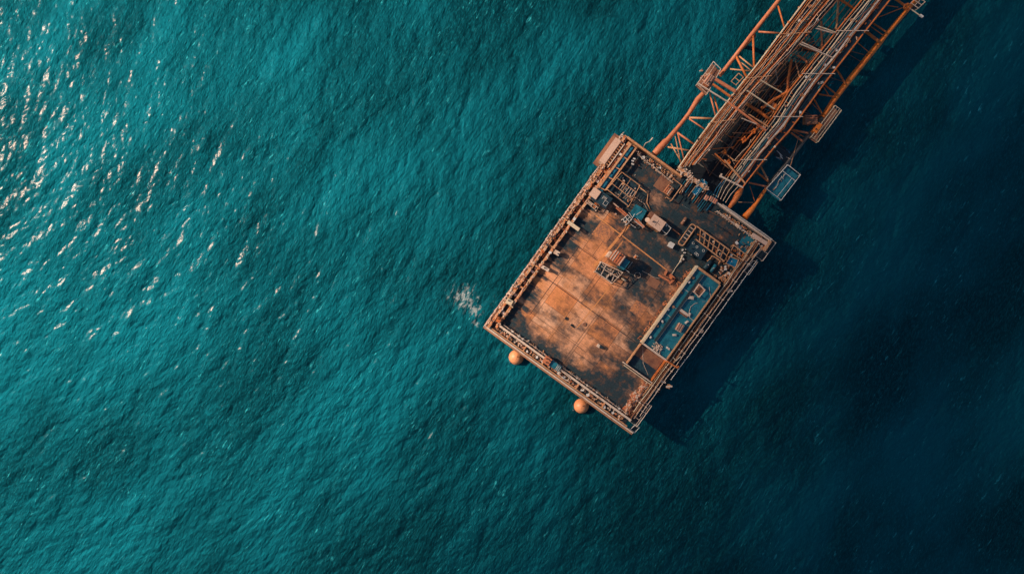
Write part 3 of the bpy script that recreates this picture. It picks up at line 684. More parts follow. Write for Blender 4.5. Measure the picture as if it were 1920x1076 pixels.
for k in range(16):
    q_ = E(random.uniform(.05, .95), random.uniform(.1, .9)); MB().rbox(q_, random.uniform(.15, .6), random.uniform(.1, .25), DZ + .58, DZ + random.uniform(.8, 1.4), random.choice((0, 1.57, .6))).build('machinery', random.choice(('brown', 'pale', 'orange', 'dark')), t)
t, X, Y = hut('pump_unit', 'low dark teal pump unit with white marks below the ladder-shaped frame', 'pump', 1307, 466, 2.6, 3.6, 1.2, 'navy', 'navy', 0, False, 0, 2)
c = wm(t).translation
for x, y in ((1300, 456), (1307, 463), (1319, 470), (1305, 475), (1308, 478)): MB().torus(pw(x, y, DZ + 1.3), .2, .04, 10, 5).build('ring_bolt', 'white', t)
t = thing('curved_pipe', 'bent tan pipe with a hook end below the ladder-shaped frame', 'pipe', D(*ab(1335, 485)))
MB().tube([pw(*p, DZ + .6) for p in ((1326, 490), (1331, 486), (1335, 480), (1340, 482), (1346, 486), (1351, 489), (1347, 494))], .12, 8).build('run', 'tan', t, True)
for p in ((1331, 487), (1345, 486)): q_ = pw(*p, DZ); MB().beam(q_, q_ + Vector((0, 0, .55)), .1, .1).build('support', 'dark', t)
# cluster by right corner
rack('machinery_frame', 'tan frame holding dark machinery at the right end of the ladder-shaped frame', 'frame', [(1376, 460), (1401, 479), (1394, 489), (1369, 473)], 1.6, 2, 1, 'tan', 'dark', .09, 7, ('orange', 'brown', 'dark'))
rack('blue_tank', 'bright blue square tank in a tan frame close to the right corner', 'tank', [(1369, 481), (1385, 487), (1379, 502), (1361, 494)], 1.5, 1, 1, 'tan', 'blue', .1, 4, ('blue', 'pale'), fh=1.1)
strew(lambda s: (33.5 + random.uniform(-1, 1), 29.4 + random.uniform(-1, 2)), 12, 'around the blue tank', 0, sc=(.8, 1.5))
c = D(*ab(1398, 455)); MB().rbox(c, 3.6, 2.1, DZ + .028, DZ + .036).build('cover_plate', 'teal', plat)
t = thing('corner_girder', 'thick beige L-shaped girder in the right corner of the deck', 'girder', D(*ab(1428, 452)))
MB().beam(pw(1410, 440, DZ + 1), pw(1440, 459, DZ + 1), .75, .5).build('arm', 'beige', t); MB().beam(pw(1444, 452, DZ + 1.02), pw(1432, 470, DZ + 1.02), .55, .5).build('arm', 'tan', t)
MB().beam(pw(1432, 462, DZ + .7), pw(1408, 484, DZ + .7), .25, .3).build('brace', 'tan', t); MB().beam(pw(1421, 454, DZ + .7), pw(1404, 476, DZ + .7), .2, .3).build('brace', 'brown', t)
for p in ((1412, 441), (1438, 458)): q_ = pw(*p, DZ); MB().beam(q_, q_ + Vector((0, 0, .8)), .3, .3).build('foot', 'brown', t)
strew(lambda s: (37 + random.uniform(-2.5, 3), 30 + random.uniform(-1.2, .8)), 16, 'scattered in the right corner behind the girder', 0)
# teal tank block
tb = thing('settling_tank', 'long teal two-lane tank with beige rim along the right edge', 'tank', D(23, 28))
MB().box(14.5, 31.5, 25.3, 30.9, 0.002, 1.2).build('body', 'tankteal', tb)
MB().box(14.3, 31.9, 25.15, 25.5, .004, 1.75).build('rim_wall', 'cream', tb)
MB().box(31.5, 31.9, 25.52, 30.6, .004, 1.65).build('rim_wall', 'tan', tb)
MB().box(14.2, 14.5, 25.52, 30.9, .004, 1.65).build('rim_wall', 'pale', tb)
MB().box(14.52, 31.48, 30.7, 30.92, 1.2, 1.6).build('rim_wall', 'tan', tb)
MB().box(16.0, 31.2, 26.85, 27.2, 1.2, 1.8).build('divider_beam', 'dark', tb)
MB().box(16.0, 31.2, 27.22, 27.32, 1.2, 1.7).build('divider_edge', 'pale', tb)
MB().box(23.2, 23.7, 27.35, 29.3, 1.2, 1.6).build('cross_beam', 'pale', tb)
MB().box(22.9, 23.15, 27.35, 29.3, 1.2, 1.5).build('cross_beam', 'brown', tb)
for a in np.arange(17.5, 31, 1.9): MB().box(a, a + .07, 25.55, 26.8, 1.2, 1.26).build('lane_rib', 'white' if random.random() < .4 else 'teal', tb)
MB().box(15.0, 22.7, 27.5, 27.62, 1.2, 1.3).build('lane_rib', 'teal', tb)
rack('hatch_frame', 'open beige square frame on the upper half of the teal tank', 'frame', [(1311, 533), (1322, 544), (1311, 557), (1301, 547)], .9, 1, 1, 'beige', 'brown', .16, 2, ('dark',), base=1.2)
hut('tank_locker', 'small salmon slatted locker on the lower half of the teal tank', 'locker', 1275, 614, 1.5, 1.2, 1.0, 'brown', 'pale', .1, False, 3, 0, 1.2)
def onblock(nm, lab, cat, px, py, la, lb, h, m, r=0., n_=1):
    c = pw(px, py, DZ + 1.2 + h); c.z = DZ + 1.2
    t = thing(nm, lab, cat, c, ANG + r)
    MB().rbox(c, la, lb, DZ + 1.202, DZ + 1.2 + h, r).build('body', m, t)
    MB().rbox(c, la * .6, lb * .6, DZ + 1.2 + h, DZ + 1.3 + h, r + .2).build('cap', 'pale', t)
    return t
onblock('pump_block', 'pale irregular pump block on the upper teal tank beside the cross beam', 'pump', 1295, 558, .6, 1.2, .5, 'pale', .5)
t = thing('debris_pile', 'pale crumbly debris heaped at the lower end of the teal tank', 'debris', pw(1232, 650, DZ + 1.2)); t['kind'] = 'stuff'
b = MB()
for k in range(70):
    c = pw(1232 + random.gauss(0, 4), 651 + random.gauss(0, 5), DZ + 1.2); b.rbox(c, random.uniform(.1, .4), random.uniform(.06, .2), DZ + 1.2, DZ + 1.25 + random.uniform(.05, .5), random.random()*3)
b.build('rubble', 'pale', t)
for i, (x, y, lab) in enumerate(((1253, 653, 'small white chute on the lowest right part of the teal tank'), (1265, 628, 'small white wedge beside the slatted locker on the teal tank'), (1288, 604, 'white valve cluster on the right rim at the middle of the teal tank'), (1293, 590, 'white pipe joint at the right end of the tank cross beam'))):
    onblock('pipe_joint', lab, 'fitting', x, y, .35, .7, .4, 'white', .6 * i)
t = thing('drain_hose', 'thin white curved hose lying on the upper right part of the teal tank', 'hose', pw(1325, 560, DZ + 1.2))
MB().tube([pw(x, y, DZ + 1.3) for x, y in ((1330, 538), (1331, 549), (1333, 559), (1326, 566))], .05, 6).build('run', 'pale', t)
t = thing('drain_hose', 'thin white S-shaped hose on the middle of the teal tank', 'hose', pw(1297, 575, DZ + 1.2))
MB().tube([pw(x, y, DZ + 1.3) for x, y in ((1308, 568), (1302, 569), (1295, 575), (1292, 586), (1293, 595), (1300, 601), (1306, 598))], .045, 6).build('run', 'pale', t)
for k in range(8):
    x, y = ((1299, 521), (1291, 529), (1277, 548), (1252, 580), (1262, 575), (1241, 602), (1232, 611), (1219, 632))[k]
    place_fit('junction' if k % 2 else 'coil', pw(x, y, DZ + 1.2), k, 'small pale ' + ('box' if k % 2 else 'coil') + ' on the narrow left lane of the teal tank', ('boxes' if k % 2 else 'coils') + ' on the narrow tank lane', .8)
# lower bay frame
t = thing('open_bay', 'brown floored bay with pale beams below the teal tank', 'bay', D(*ab(1215, 670)))
MB().box(9.6, 14.15, 25.5, 30.8, .004, .03).build('floor_plate', 'navy', t); MB().box(11.8, 14.1, 25.6, 30.7, .034, .05).build('cover_plate', 'brown', t)
MB().box(9.3, 9.5, 24.7, 31.3, .004, 1.0).build('beam', 'pale', t); MB().box(8.95, 9.1, 25.2, 31.5, .004, .8).build('beam', 'cream', t)
MB().box(9.6, 14.15, 25.25, 25.45, .004, 1.1).build('beam', 'tan', t); MB().box(9.6, 14.1, 30.85, 31.05, .004, 1.0).build('beam', 'orange', t)
MB().tube([D(14, 26, .1), D(11.4, 28, .1), D(10.2, 30, .1)], .04, 6).build('stay_wire', 'pale', t)
# scrap heap along the right edge
t = thing('scrap_heap', 'rust brown scrap heaped along the lower right deck edge', 'scrap', D(5, 30)); t['kind'] = 'stuff'
for m, k_ in (('salmon', 110), ('tan', 90), ('brown', 80), ('pale', 90), ('teal', 15)):
    b = MB()
    for k in range(k_):
        s = random.random(); a_ = 1.9 + 7 * s; b0 = 30.6 + random.gauss(0, .38) - (.1 if s < .3 else 0); 
        if b0 > 31.7: b0 = 31.5
        hh = max(.1, .8 - abs(b0 - 30.6) * .7) * random.uniform(.4, 1)
        b.rbox(D(a_, b0), random.uniform(.15, .7), random.uniform(.06, .3), DZ + .0, DZ + hh, random.gauss(0, .7))
    b.build('scrap', m, t)
# davit & small gear past the right edge
t = thing('davit', 'orange davit arm reaching out past the right edge below the teal tank', 'davit', D(*ab(1252, 677)))
MB().tube([pw(1246, 675, DZ), pw(1246, 675, DZ + 1.5)], .2, 10).build('mast', 'orange', t)
MB().tube([pw(x, y, DZ + 1.5) for x, y in ((1246, 675), (1256, 680), (1263, 685), (1270, 689), (1273, 687))], [.2, .17, .16, .2, .26], 8).build('arm', 'orange', t, True)
MB().tube([pw(x, y, DZ + 1.4) for x, y in ((1262, 670), (1268, 676), (1274, 670), (1277, 668))], .08, 6).build('hook_line', 'cream', t)
for i, (x, y, lab, r) in enumerate(((1242, 715, 'tan square winch bracketed outside the lower right edge', 0), (1254, 724, 'small tan cross-shaped cleat furthest out from the lower right edge', .4), (1232, 731, 'salmon bracket outside the edge near the scrap heap', .9), (1314, 620, 'round pale drum on the right catwalk', 0), (1367, 545, 'cream double lamp on the right catwalk', .2))):
    c = pw(x, y, DZ); c.z = DZ - .5
    t = thing(('winch', 'cleat', 'bracket', 'drum', 'floodlight')[i], lab, ('winch', 'cleat', 'bracket', 'drum', 'lamp')[i], c, ANG + r)
    if i == 3: MB().tube([c, c + Vector((0, 0, .7))], .42, 16).build('body', 'pale', t, True); MB().tube([c + Vector((0, 0, .7)), c + Vector((0, 0, .8))], .2, 10).build('cap', 'tan', t)
    else:
        MB().rbox(c, .8, .5, c.z, c.z + .6, r).build('body', 'tan' if i < 3 else 'cream', t); MB().rbox(c, .3, 1.2, c.z + .6, c.z + .8, r + .3).build('arm', 'pale', t)
    MB().beam(c - Vector((0, 0, .12)), Vector((c.x, c.y, c.z)) - V * (2.6 if i != 1 else 3.6) - Vector((0, 0, .12)), .14, .18).build('strut', 'dark', t)
# big inner-left fittings
for i, (x, y, la, lb, lab) in enumerate(((1044, 474, .8, 1.1, 'pale rounded box on the inner left edge beam, upper of two'), (1022, 503, .6, 1.6, 'pale twin box on the inner left edge beam with a white cap'), (955, 566, 1.0, 1.2, 'cream and red box on the left edge beams near the bottom corner'), (935, 600, .9, .8, 'orange box close to the left corner of the deck'))):
    t, X, Y = hut('edge_locker', lab, 'locker', x, y, la, lb, 1.3, 'brown', ('pale', 'pale', 'cream', 'orange')[i], .1, False, 0, 1)
t, X, Y = hut('edge_cabinet', 'square salmon cabinet on the bottom edge walkway', 'cabinet', 1026, 676, 1.4, 1.4, 1.5, 'brown', 'salmon', 0, False, 0, 3)
t, X, Y = hut('teal_chest', 'long teal trunk with white loops next to the salmon cabinet', 'trunk', 1041, 686, 1.2, 2.2, 1.1, 'navy', 'teal', 0, False, 0, 0)
c = wm(t).translation
for k in range(3): MB().tube([c - Y*(.3 + k*.3) + X*x_ + Vector((0, 0, z_)) for x_, z_ in ((-.5, 1.1), (-.4, 1.5), (.4, 1.5), (.5, 1.1))], .05, 6).build('loop_handle', 'pale', t)
t = thing('handrail_loop', 'curled pale handrail loop below the teal trunk on the bottom edge', 'handrail', D(*ab(1055, 707)))
MB().tube([pw(x, y, DZ + 1) for x, y in ((1047, 700), (1050, 692), (1060, 700), (1068, 708), (1064, 714), (1054, 708), (1047, 700))], .09, 6).build('rail', 'pale', t)
for x, y in ((1047, 700), (1066, 711)): q_ = pw(x, y, DZ + 1); MB().beam((q_.x, q_.y, DZ), q_, .1, .1).build('post', 'pale', t)
t = thing('bent_pole', 'thin bent pole with a white tip rising at the upper left end railing', 'pole', D(43.8, 4.8))
MB().tube([D(43.9, 4.4, .0), D(44.6, 4.2, 1.8), D(45.2, 4.6, 2.2), D(46, 4.7, 2.6)], [.06, .06, .06, .15], 8).build('pole', 'pale', t)
# bridge landing: crates, hoses, blue gangway
t = thing('gangway', 'short blue speckled gangway on the bridge landing', 'gangway', D(*ab(1311, 350)))
MB().beam(pw(1322, 339, DZ + 1.3), pw(1302, 364, DZ + .9), .9, .15).build('tread', 'blue', t)
for k in (-1, 1): MB().tube([pw(1322 + 5*k, 339 + 3.5*k, DZ + 1.7), pw(1302 + 5*k, 364 + 3.5*k, DZ + 1.3)], .06, 6).build('handrail', 'teal', t)
for k in range(9):
    p = pw(1322, 339, DZ + 1.42).lerp(pw(1302, 364, DZ + 1.02), (k + .5) / 9); MB().rbox(p + V * random.uniform(-.3, .3), .12, .2, p.z, p.z + .05, k).build('grip_stud', 'white', t)
MB().tube([pw(1302, 364, DZ), pw(1302, 364, DZ + .9)], .15).build('foot', 'white', t); MB().tube([pw(1322, 339, DZ), pw(1322, 339, DZ + 1.2)], .15).build('foot', 'dark', t)
for i, (x, y) in enumerate(((1325, 371), (1334, 373), (1341, 377))):
    hut('landing_crate', ('leftmost', 'middle', 'rightmost')[i] + ' of three beige crates in a row where the bridge meets the deck', 'crate', x, y, .9, .75, 1.0, 'brown', 'beige', .1, False, 2, 0)
t, X, Y = hut('sump_cabinet', 'brown patterned cabinet with a white L-rail left of the bridge landing', 'cabinet', 1254, 357, 1.7, 1.4, 1.0, 'brown', 'tan', 0, False, 4, 2)
t = thing('kick_rail', 'tan L-shaped rail around the patterned cabinet', 'rail', D(*ab(1262, 365)))
MB().tube([pw(x, y, DZ + 1.2) for x, y in ((1250, 370), (1259, 376), (1279, 348), (1262, 335))], .11, 6).build('rail', 'tan', t)
for x, y in ((1250, 370), (1259, 376), (1279, 348)): q_ = pw(x, y, DZ + 1.2); MB().beam((q_.x, q_.y, DZ), q_, .12, .12).build('post', 'tan', t)
ld = thing('bridge_landing', 'dark landing frame at the deck end of the bridge with parallel grating bars', 'landing', D(43, 17))
MB().box(41.2, 45.0, 13.6, 21.2, .1, .3).build('floor_plate', 'dark', ld)
for k in range(17):
    b0 = 13.9 + k * .43; MB().box(40.3 + random.uniform(0, 1.6), 44.9, b0, b0 + random.uniform(.05, .14), .302, .5).build('grating_bar', random.choice(('navy', 'blue', 'tan', 'brown', 'teal', 'dark')), ld)
MB().beam(pw(1272, 316, DZ + 1.2), pw(1325, 355, DZ + 1.2), .7, .6).build('head_beam', 'tan', ld)
MB().beam(pw(1349, 330, DZ + 1.6), pw(1393, 352, DZ + 1.6), .25, .4).build('head_beam', 'pale', ld)
MB().beam(pw(1353, 326, DZ + 1.4), pw(1350, 333, DZ + 1.4), .25, .4).build('head_beam', 'pale', ld)
b = MB()
for k in range(60):
    s = random.random(); p = pw(1272, 316, DZ + 1.5).lerp(pw(1325, 355, DZ + 1.5), s); p += Vector((random.gauss(0, .35), random.gauss(0, .35), 0)); b.rbox(p, random.uniform(.1, .4), random.uniform(.1, .25), DZ + 1.2, DZ + 1.5 + random.uniform(.05, .3), random.random()*3)
e_ = b.build('encrustation', 'pale', ld); e_['kind'] = 'stuff'
for i, (p, q_) in enumerate((((1352, 342), (1338, 365)), ((1359, 338), (1343, 367)), ((1366, 331), (1346, 370)), ((1372, 338), (1351, 373)), ((1379, 342), (1356, 376)), ((1384, 350), (1361, 379)), ((1300, 330), (1279, 360)))):
    t = thing('landing_hose', ('first', 'second', 'third', 'fourth', 'fifth', 'sixth', 'separate left-hand')[i] + (' from the left of six thin curved hoses dropping from the bridge onto the deck' if i < 6 else ' thin hose dropping from the bridge onto the deck beside the patterned cabinet'), 'hose', pw(*q_, DZ), ANG, 'hoses on the bridge landing')
    mid = pw((p[0] + q_[0]) / 2 - 1.5, (p[1] + q_[1]) / 2 - 1, DZ + 1.3)
    MB().tube([pw(*p, DZ + 2), mid, pw(*q_, DZ + .3)], .055, 6).build('run', 'cream' if i in (2, 4, 5) else 'blue' if i < 2 else 'pale', t)
    MB().tube([pw(*q_, DZ + .0), pw(*q_, DZ + .35)], .09, 6).build('coupling', 'pale', t)

for i, (pts, r_, m, lab) in enumerate((
    (((1200, 352), (1215, 363), (1213, 380), (1219, 392)), .09, 'tan', 'thin tan pipe bending down from the pipe offcut rack toward the beige hut'),
    (((1190, 370), (1208, 382), (1216, 396)), .05, 'pale', 'thin pale pipe between the offcut rack and the beige hut'),
    (((1262, 430), (1271, 437), (1276, 441)), .12, 'salmon', 'short salmon pipe stub left of the looped frame'),
    (((1280, 385), (1310, 403), (1342, 420), (1372, 440)), .07, 'navy', 'long dark pipe across the upper deck behind the ladder-shaped frame'),
    (((1290, 372), (1330, 396), (1362, 412), (1390, 432)), .06, 'brown', 'long brown pipe across the upper deck near the bridge landing'),
    (((1176, 420), (1168, 436), (1160, 446)), .05, 'tan', 'thin tan pipe beside the wide yellow line'),
    (((1385, 500), (1372, 512), (1356, 516), (1346, 528)), .07, 'tan', 'bent tan pipe between the blue tank and the teal tank'),
    (((1402, 480), (1392, 500), (1380, 516), (1366, 530)), .09, 'pale', 'pale pipe along the railing below the blue tank'))):
    t = thing('deck_pipe', lab, 'pipe', D(*ab(*pts[0])), ANG, 'loose pipes on the deck')
    MB().tube([pw(x, y, DZ + r_ + .1) for x, y in pts], r_, 8).build('run', m, t, True)
    for x, y in pts: MB().rbox(pw(x, y), .18, .4, DZ, DZ + .1).build('saddle', 'brown', t)
for i, (x, y, L_, r_, m, rot, lab) in enumerate((
    (1325, 497, 1.8, .42, 'navy', 0, 'dark horizontal tank drum below the ladder-shaped frame'), (1336, 503, 1.5, .3, 'teal', 0, 'small teal horizontal drum beside the dark one near the teal tank'),
    (1294, 478, 1.3, .3, 'dark', 1.57, 'black drum left of the pump unit'), (1158, 366, 1.4, .25, 'greyp', 1.57, 'grey drum inside the pipe offcut rack'),
    (1383, 425, 1.2, .3, 'pale', 1.57, 'pale drum by the bridge-end railing'), (1281, 415, 1.4, .3, 'brown', 0, 'brown drum on the upper deck left of the looped frame'))):
    c = D(*ab(x, y), r_ + .15); t = thing('drum', lab, 'drum', (c.x, c.y, DZ), ANG, None)
    d = Vector((math.cos(ANG + rot), math.sin(ANG + rot), 0)) * L_ / 2
    MB().tube([c - d * 1.12, c - d, c + d, c + d * 1.12], [r_ * .6, r_, r_, r_ * .6], 14).build('shell', m, t, True)
    for s_ in (-.5, .5): MB().rbox(c + d * s_, .15, .15, DZ, DZ + .2, rot).build('saddle', 'brown', t)
    MB().tube([c + Vector((0, 0, r_ * .9)), c + Vector((0, 0, r_ + .2))], .09, 8).build('nozzle', 'pale', t)
# ---------------------------------------------------------------- buoys
for (x, y, lab) in ((968, 670, 'upper left orange float'), (1090.5, 761.5, 'lower right orange float')):
    c = pw(x, y, .9); c.z = .35
    t = thing('float_buoy', lab + ' of the two half under the bottom deck edge', 'buoy', (c.x, c.y, 0), ANG, 'orange floats')
    MB().sphere((c.x, c.y, .35), 1.42, 32, 20).build('ball', 'buoy', t, True)
    MB().torus((c.x, c.y, .35), 1.42, .07, 32, 6).build('girth_ring', 'orange', t, True)
    q_ = c + U * 2.0; MB().beam((c.x, c.y, 1.4), (q_.x + U.x, q_.y + U.y, DZ - 2), .1, .1).build('tether', 'brown', t)
    for k in (-1, 1):
        p = c + U * 1.2 - V * (1.3 * k); MB().tube([p + Vector((0, 0, .5)), p + U * 1.6 + Vector((0, 0, DZ - 2.0))], .05, 6).build('mooring_line', 'pale', t)

# ---------------------------------------------------------------- bridge
br = thing('truss_bridge', 'orange steel truss bridge carrying two pipe racks out of frame at the top', 'bridge', pw(1400, 220, 0), math.radians(51))
ZC, ZT = DZ - 2.0, DZ + 1.0
def tub(pts, r, mat, name, par, z=ZC, n_=10, sm=True, wob=0):
    P = [pw(p[0], p[1], p[2] if len(p) > 2 else z) for p in pts]
    if wob: P = [p + Vector((random.uniform(-wob, wob), random.uniform(-wob, wob), 0)) for p in P]
    return MB().tube(P, r, n_).build(name, mat, par, sm)
def ex(p, q_, y=-150): s = (y - q_[1]) / (q_[1] - p[1]); return (q_[0] + (q_[0] - p[0]) * s, y)
tub([(1221, 296), (1236, 279), (1247, 267), (1252, 262), (1278, 231), (1292, 213), (1308, 187), (1318, 176), (1328, 166)], [.62, .68, .66, .48, .38, .40, .52, .45, .34], 'salmon', 'chord', br)
e = ex((1412, 62), (1461, 0)); tub([(1350, 142), (1412, 62), (1461, 0), e], [.36, .40, .40, .4], 'salmon', 'chord', br)
e = ex((1661, 66), (1701, 19)); tub([(1542, 220), (1564, 187), (1583, 162), (1647, 83), (1661, 66), (1701, 19), e], [.4, .52, .55, .55, .38, .42, .4], 'bright', 'chord', br, n_=12)
tub([(1541, 221), (1520, 249), (1506, 265), (1474, 308), (1440, 348)], .42, 'greyp', 'chord', br, DZ - 2.05)
tub([(1440, 349), (1428, 366), (1419, 380), (1408, 394), (1396, 408)], [.22, .34, .3, .5, .62], 'bright', 'chord', br, DZ - 1.5)
tub([(1392, 352), (1385, 363), (1376, 378), (1367, 390)], [.3, .6, .5, .3], 'orange', 'chord', br, DZ + .3)
# braces (px list, radius)
BR = [((1292, 221), (1339, 223), .2), ((1292, 223), (1325, 245), .14), ((1270, 249), (1303, 272), .19), ((1271, 251), (1282, 297), .13), ((1266, 256), (1276, 304), .09), ((1252, 276), (1295, 283), .17),
      ((1331, 176), (1342, 218), .15), ((1339, 182), (1348, 213), .15), ((1422, 60), (1463, 63), .18), ((1459, 12), (1472, 56), .16), ((1412, 68), (1414, 126), .21), ((1380, 106), (1401, 147), .22),
      ((1386, 106), (1415, 129), .14), ((1369, 130), (1409, 134), .14), ((1390, 118), (1410, 134), .1), ((1258, 270), (1277, 303), .12),
      ((1574, 138), (1585, 158), .17), ((1547, 160), (1569, 178), .14), ((1535, 177), (1567, 182), .13), ((1527, 187), (1541, 213), .13), ((1483, 249), (1506, 266), .18), ((1486, 244), (1516, 250), .2),
      ((1427, 313), (1440, 338), .16), ((1418, 322), (1441, 341), .15), ((1404, 343), (1438, 350), .17), ((1406, 349), (1415, 377), .06), ((1384, 379), (1413, 380), .05),
      ((1621, 58), (1649, 79), .28), ((1638, 45), (1661, 60), .15), ((1632, 50), (1655, 66), .08), ((1647, 33), (1692, 15), .09), ((1662, 11), (1684, 14), .08), ((1678, -2), (1698, 12), .22), ((1607, 80), (1630, 99), .07), ((1569, 131), (1585, 158), .15),
      ((1414, 128), (1455, 105), .1), ((1498, 255), (1482, 312), .05), ((1540, 100), (1505, 90), .1)]
for p, q_, r in BR: tub([(*p, ZC + .1), (*q_, ZC + .9)], r, random.choice(('salmon', 'orange', 'tan')) if p[0] < 1500 else 'orange', 'brace', br, n_=8)
# central diagonals between the two racks
BM = [((1427, 204), (1455, 185), (1480, 171), (1497, 156), .3, 'orange'), ((1480, 138), (1477, 155), (1476, 170), (1466, 183), .25, 'orange'), ((1484, 112), (1481, 130), (1477, 150), (1477, 167), .26, 'orange'),
      ((1491, 114), (1494, 125), (1497, 136), (1500, 149), .13, 'tan'), ((1540, 40), (1540, 60), (1541, 75), (1541, 92), .18, 'salmon'), ((1572, -40), (1572, 0), (1570, 30), (1568, 56), .2, 'tan'), ((1560, -12), (1576, 0), (1590, 9), (1602, 18), .24, 'orange'),
      ((1495, 104), (1503, 109), (1510, 114), (1516, 121), .22, 'salmon'), ((1400, 195), (1412, 203), (1428, 213), (1446, 226), .3, 'orange'), ((1392, 268), (1400, 262), (1414, 246), (1424, 238), .16, 'orange'),
      ((1352, 285), (1362, 290), (1376, 301), (1389, 304), .12, 'tan'), ((1335, 290), (1347, 298), (1356, 307), (1368, 317), .09, 'tan'), ((1440, 110), (1452, 120), (1458, 150), (1450, 160), .07, 'pale'), ((1408, 262), (1404, 274), (1392, 284), (1378, 300), .06, 'pale')]
for *pp, r, m in BM: tub([(*p, ZC + .6) for p in pp], r, m, 'diagonal', br, n_=8)
# faint dark lower frames
for p, q_ in (((1330, 330), (1470, 130)), ((1350, 345), (1500, 140)), ((1300, 300), (1372, 350)), ((1345, 262), (1420, 300)), ((1392, 206), (1450, 250)), ((1430, 150), (1500, 190)), ((1470, 95), (1560, 130)), ((1330, 250), (1392, 290)), ((1365, 225), (1440, 262)), ((1520, 40), (1600, 70)), ((1490, 70), (1560, 100)), ((1440, 180), (1380, 290))):
    tub([(*p, ZC - .6), (*q_, ZC - .6)], .1, random.choice(('brown', 'dark', 'greyp')), 'lower_brace', br, n_=6)
for p in ((1241, 275), (1500, 120), (1540, 218), (1415, 66), (1702, 15), (1410, 395)):   # piers down to the sea bed
    P = pw(*p, ZC)
    if p in ((1540, 218), (1415, 66)): MB().tube([P - Vector((0, 0, .4)), Vector((P.x, P.y, -6))], .45, 12).build('pier', 'brown', br, True)
# racks: left and right edge courses
L1 = [(1511, 0), (1417, 125), (1337, 224), (1302, 272), (1272, 315)]; R1 = [(1570, 0), (1494, 88), (1422, 166), (1387, 210), (1325, 288), (1308, 308)]
L2 = [(1616, 0), (1483, 166), (1447, 224), (1416, 265), (1366, 330)]; R2 = [(1669, 0), (1538, 167), (1530, 179), (1480, 246), (1447, 282), (1409, 330), (1390, 354)]
def course(e, y):
    if y < e[0][1]: (x0, y0), (x1, y1) = e[0], e[1]
    elif y >= e[-1][1]: (x0, y0), (x1, y1) = e[-2], e[-1]
    else:
        for (x0, y0), (x1, y1) in zip(e, e[1:]):
            if y0 <= y <= y1: break
    return x0 + (x1 - x0) * (y - y0) / (y1 - y0)
def run(L, R, t_, z, y0=-150, y1=None, wob=0., step=28):
    pts = []; y1 = y1 if y1 is not None else L[-1][1] * (1 - t_) + R[-1][1] * t_
    n_ = int((y1 - y0) / step) + 1
    for i in range(n_ + 1):
        s = i / n_; yl = y0 + (L[-1][1] - y0) * s; yr = y0 + (R[-1][1] - y0) * s
        yl = y0 + (y1 - y0) * s * (L[-1][1] - y0) / ((L[-1][1] - y0) * (1 - t_) + (R[-1][1] - y0) * t_); yr = yl * 1.0 + (R[-1][1] - L[-1][1]) * s
        off = 20 * 1.0
        xl, xr = course(L, yl - 12 * t_ * 0), course(R, yr)
        x = xl * (1 - t_) + xr * t_; y = yl * (1 - t_) + yr * t_
        pts.append(pw(x + random.uniform(-wob, wob), y + random.uniform(-wob, wob), z))
    return pts
SPEC1 = [(0, .17, 'cream', .3), (.10, .06, 'orange', .9), (.20, .12, 'tan', 1.), (.40, .10, 'orange', 1.), (.50, .07, 'greyp', 1.2), (.74, .13, 'orange', .6), (.86, .07, 'cream', .9), (1.0, .08, 'brown', .7)]
SPEC2 = [(0, .12, 'orange', .5), (.12, .06, 'cream', 1.2), (.27, .15, 'cream', 1.0), (.42, .07, 'teal', 1.2), (.60, .17, 'white', .9), (.70, .05, 'orange', 1.4), (.80, .06, 'navy', .6), (1.0, .13, 'orange', .2)]
ordw = ('first', 'second', 'third', 'fourth', 'fifth', 'sixth', 'seventh', 'eighth')
cn = dict(white='whitish', greyp='grey', navy='dark blue', teal='teal', brown='brown', cream='cream', pale='pale', tan='tan', orange='rusty orange', dark='dark')
for (L, R, SP, side) in ((L1, R1, SPEC1, 'left'), (L2, R2, SPEC2, 'right')):
    for i, (t_, r, m, wb) in enumerate(SP):
        pts = run(L, R, t_, ZT + .35 + .25 * (i % 2), wob=wb)
        t = thing('bridge_pipe', cn[m] + ' pipe, ' + ordw[i] + ' from the left on the ' + side + ' pipe rack of the bridge', 'pipe', pts[-1], math.radians(51), 'pipes on the bridge')
        MB().tube(pts, r, 8).build('run', m, t, True)
        for k in range(3 + i % 3, len(pts) - 1, 4):
            p = pts[k]; d = (pts[k+1] - p).normalized()
            MB().tube([p, p + d * .35], r + .06, 8).build('flange', random.choice(('pale', 'tan', 'orange', 'dark')), t)
# rack girders / trays are parts of the bridge
def strip(L, R, t0, t1, z, h, mat, name, par, y0=-150):
    A, B = run(L, R, t0, z, y0), run(L, R, t1, z, y0); n_ = min(len(A), len(B)); b = MB()
    for i in range(n_ - 1): q_ = [A[i], A[i+1], B[i+1], B[i]]; b.quadbox(q_ if ccw(q_) else q_[::-1], z - h, z)
    return b.build(name, mat, par)
strip(L1, R1, -.04, .44, ZT - .25, .1, 'void', 'rack_floor', br); strip(L1, R1, .60, 1.0, ZT - .25, .1, 'void', 'rack_floor', br)
strip(L2, R2, .03, .95, ZT - .25, .1, 'navy', 'rack_floor', br)
strip(L1, R1, -.03, .04, ZT + .05, .5, 'tan', 'girder', br); strip(L1, R1, .44, .47, ZT + .1, .5, 'orange', 'girder', br)
strip(L1, R1, .62, .66, ZT + .1, .5, 'orange', 'girder', br); strip(L2, R2, -.02, .03, ZT + .1, .5, 'orange', 'girder', br); strip(L2, R2, .96, 1., ZT + .1, .4, 'orange', 'girder', br)
tr = strip(L1, R1, .24, .36, ZT + .15, .15, 'navy', 'cable_tray', None); tag(tr, 'dark blue cable tray full of small fittings on the left pipe rack', 'cable tray')
tr = strip(L2, R2, .44, .54, ZT + .15, .15, 'navy', 'cable_tray', None); tag(tr, 'dark blue cable tray between the two thick pipes of the right rack', 'cable tray')
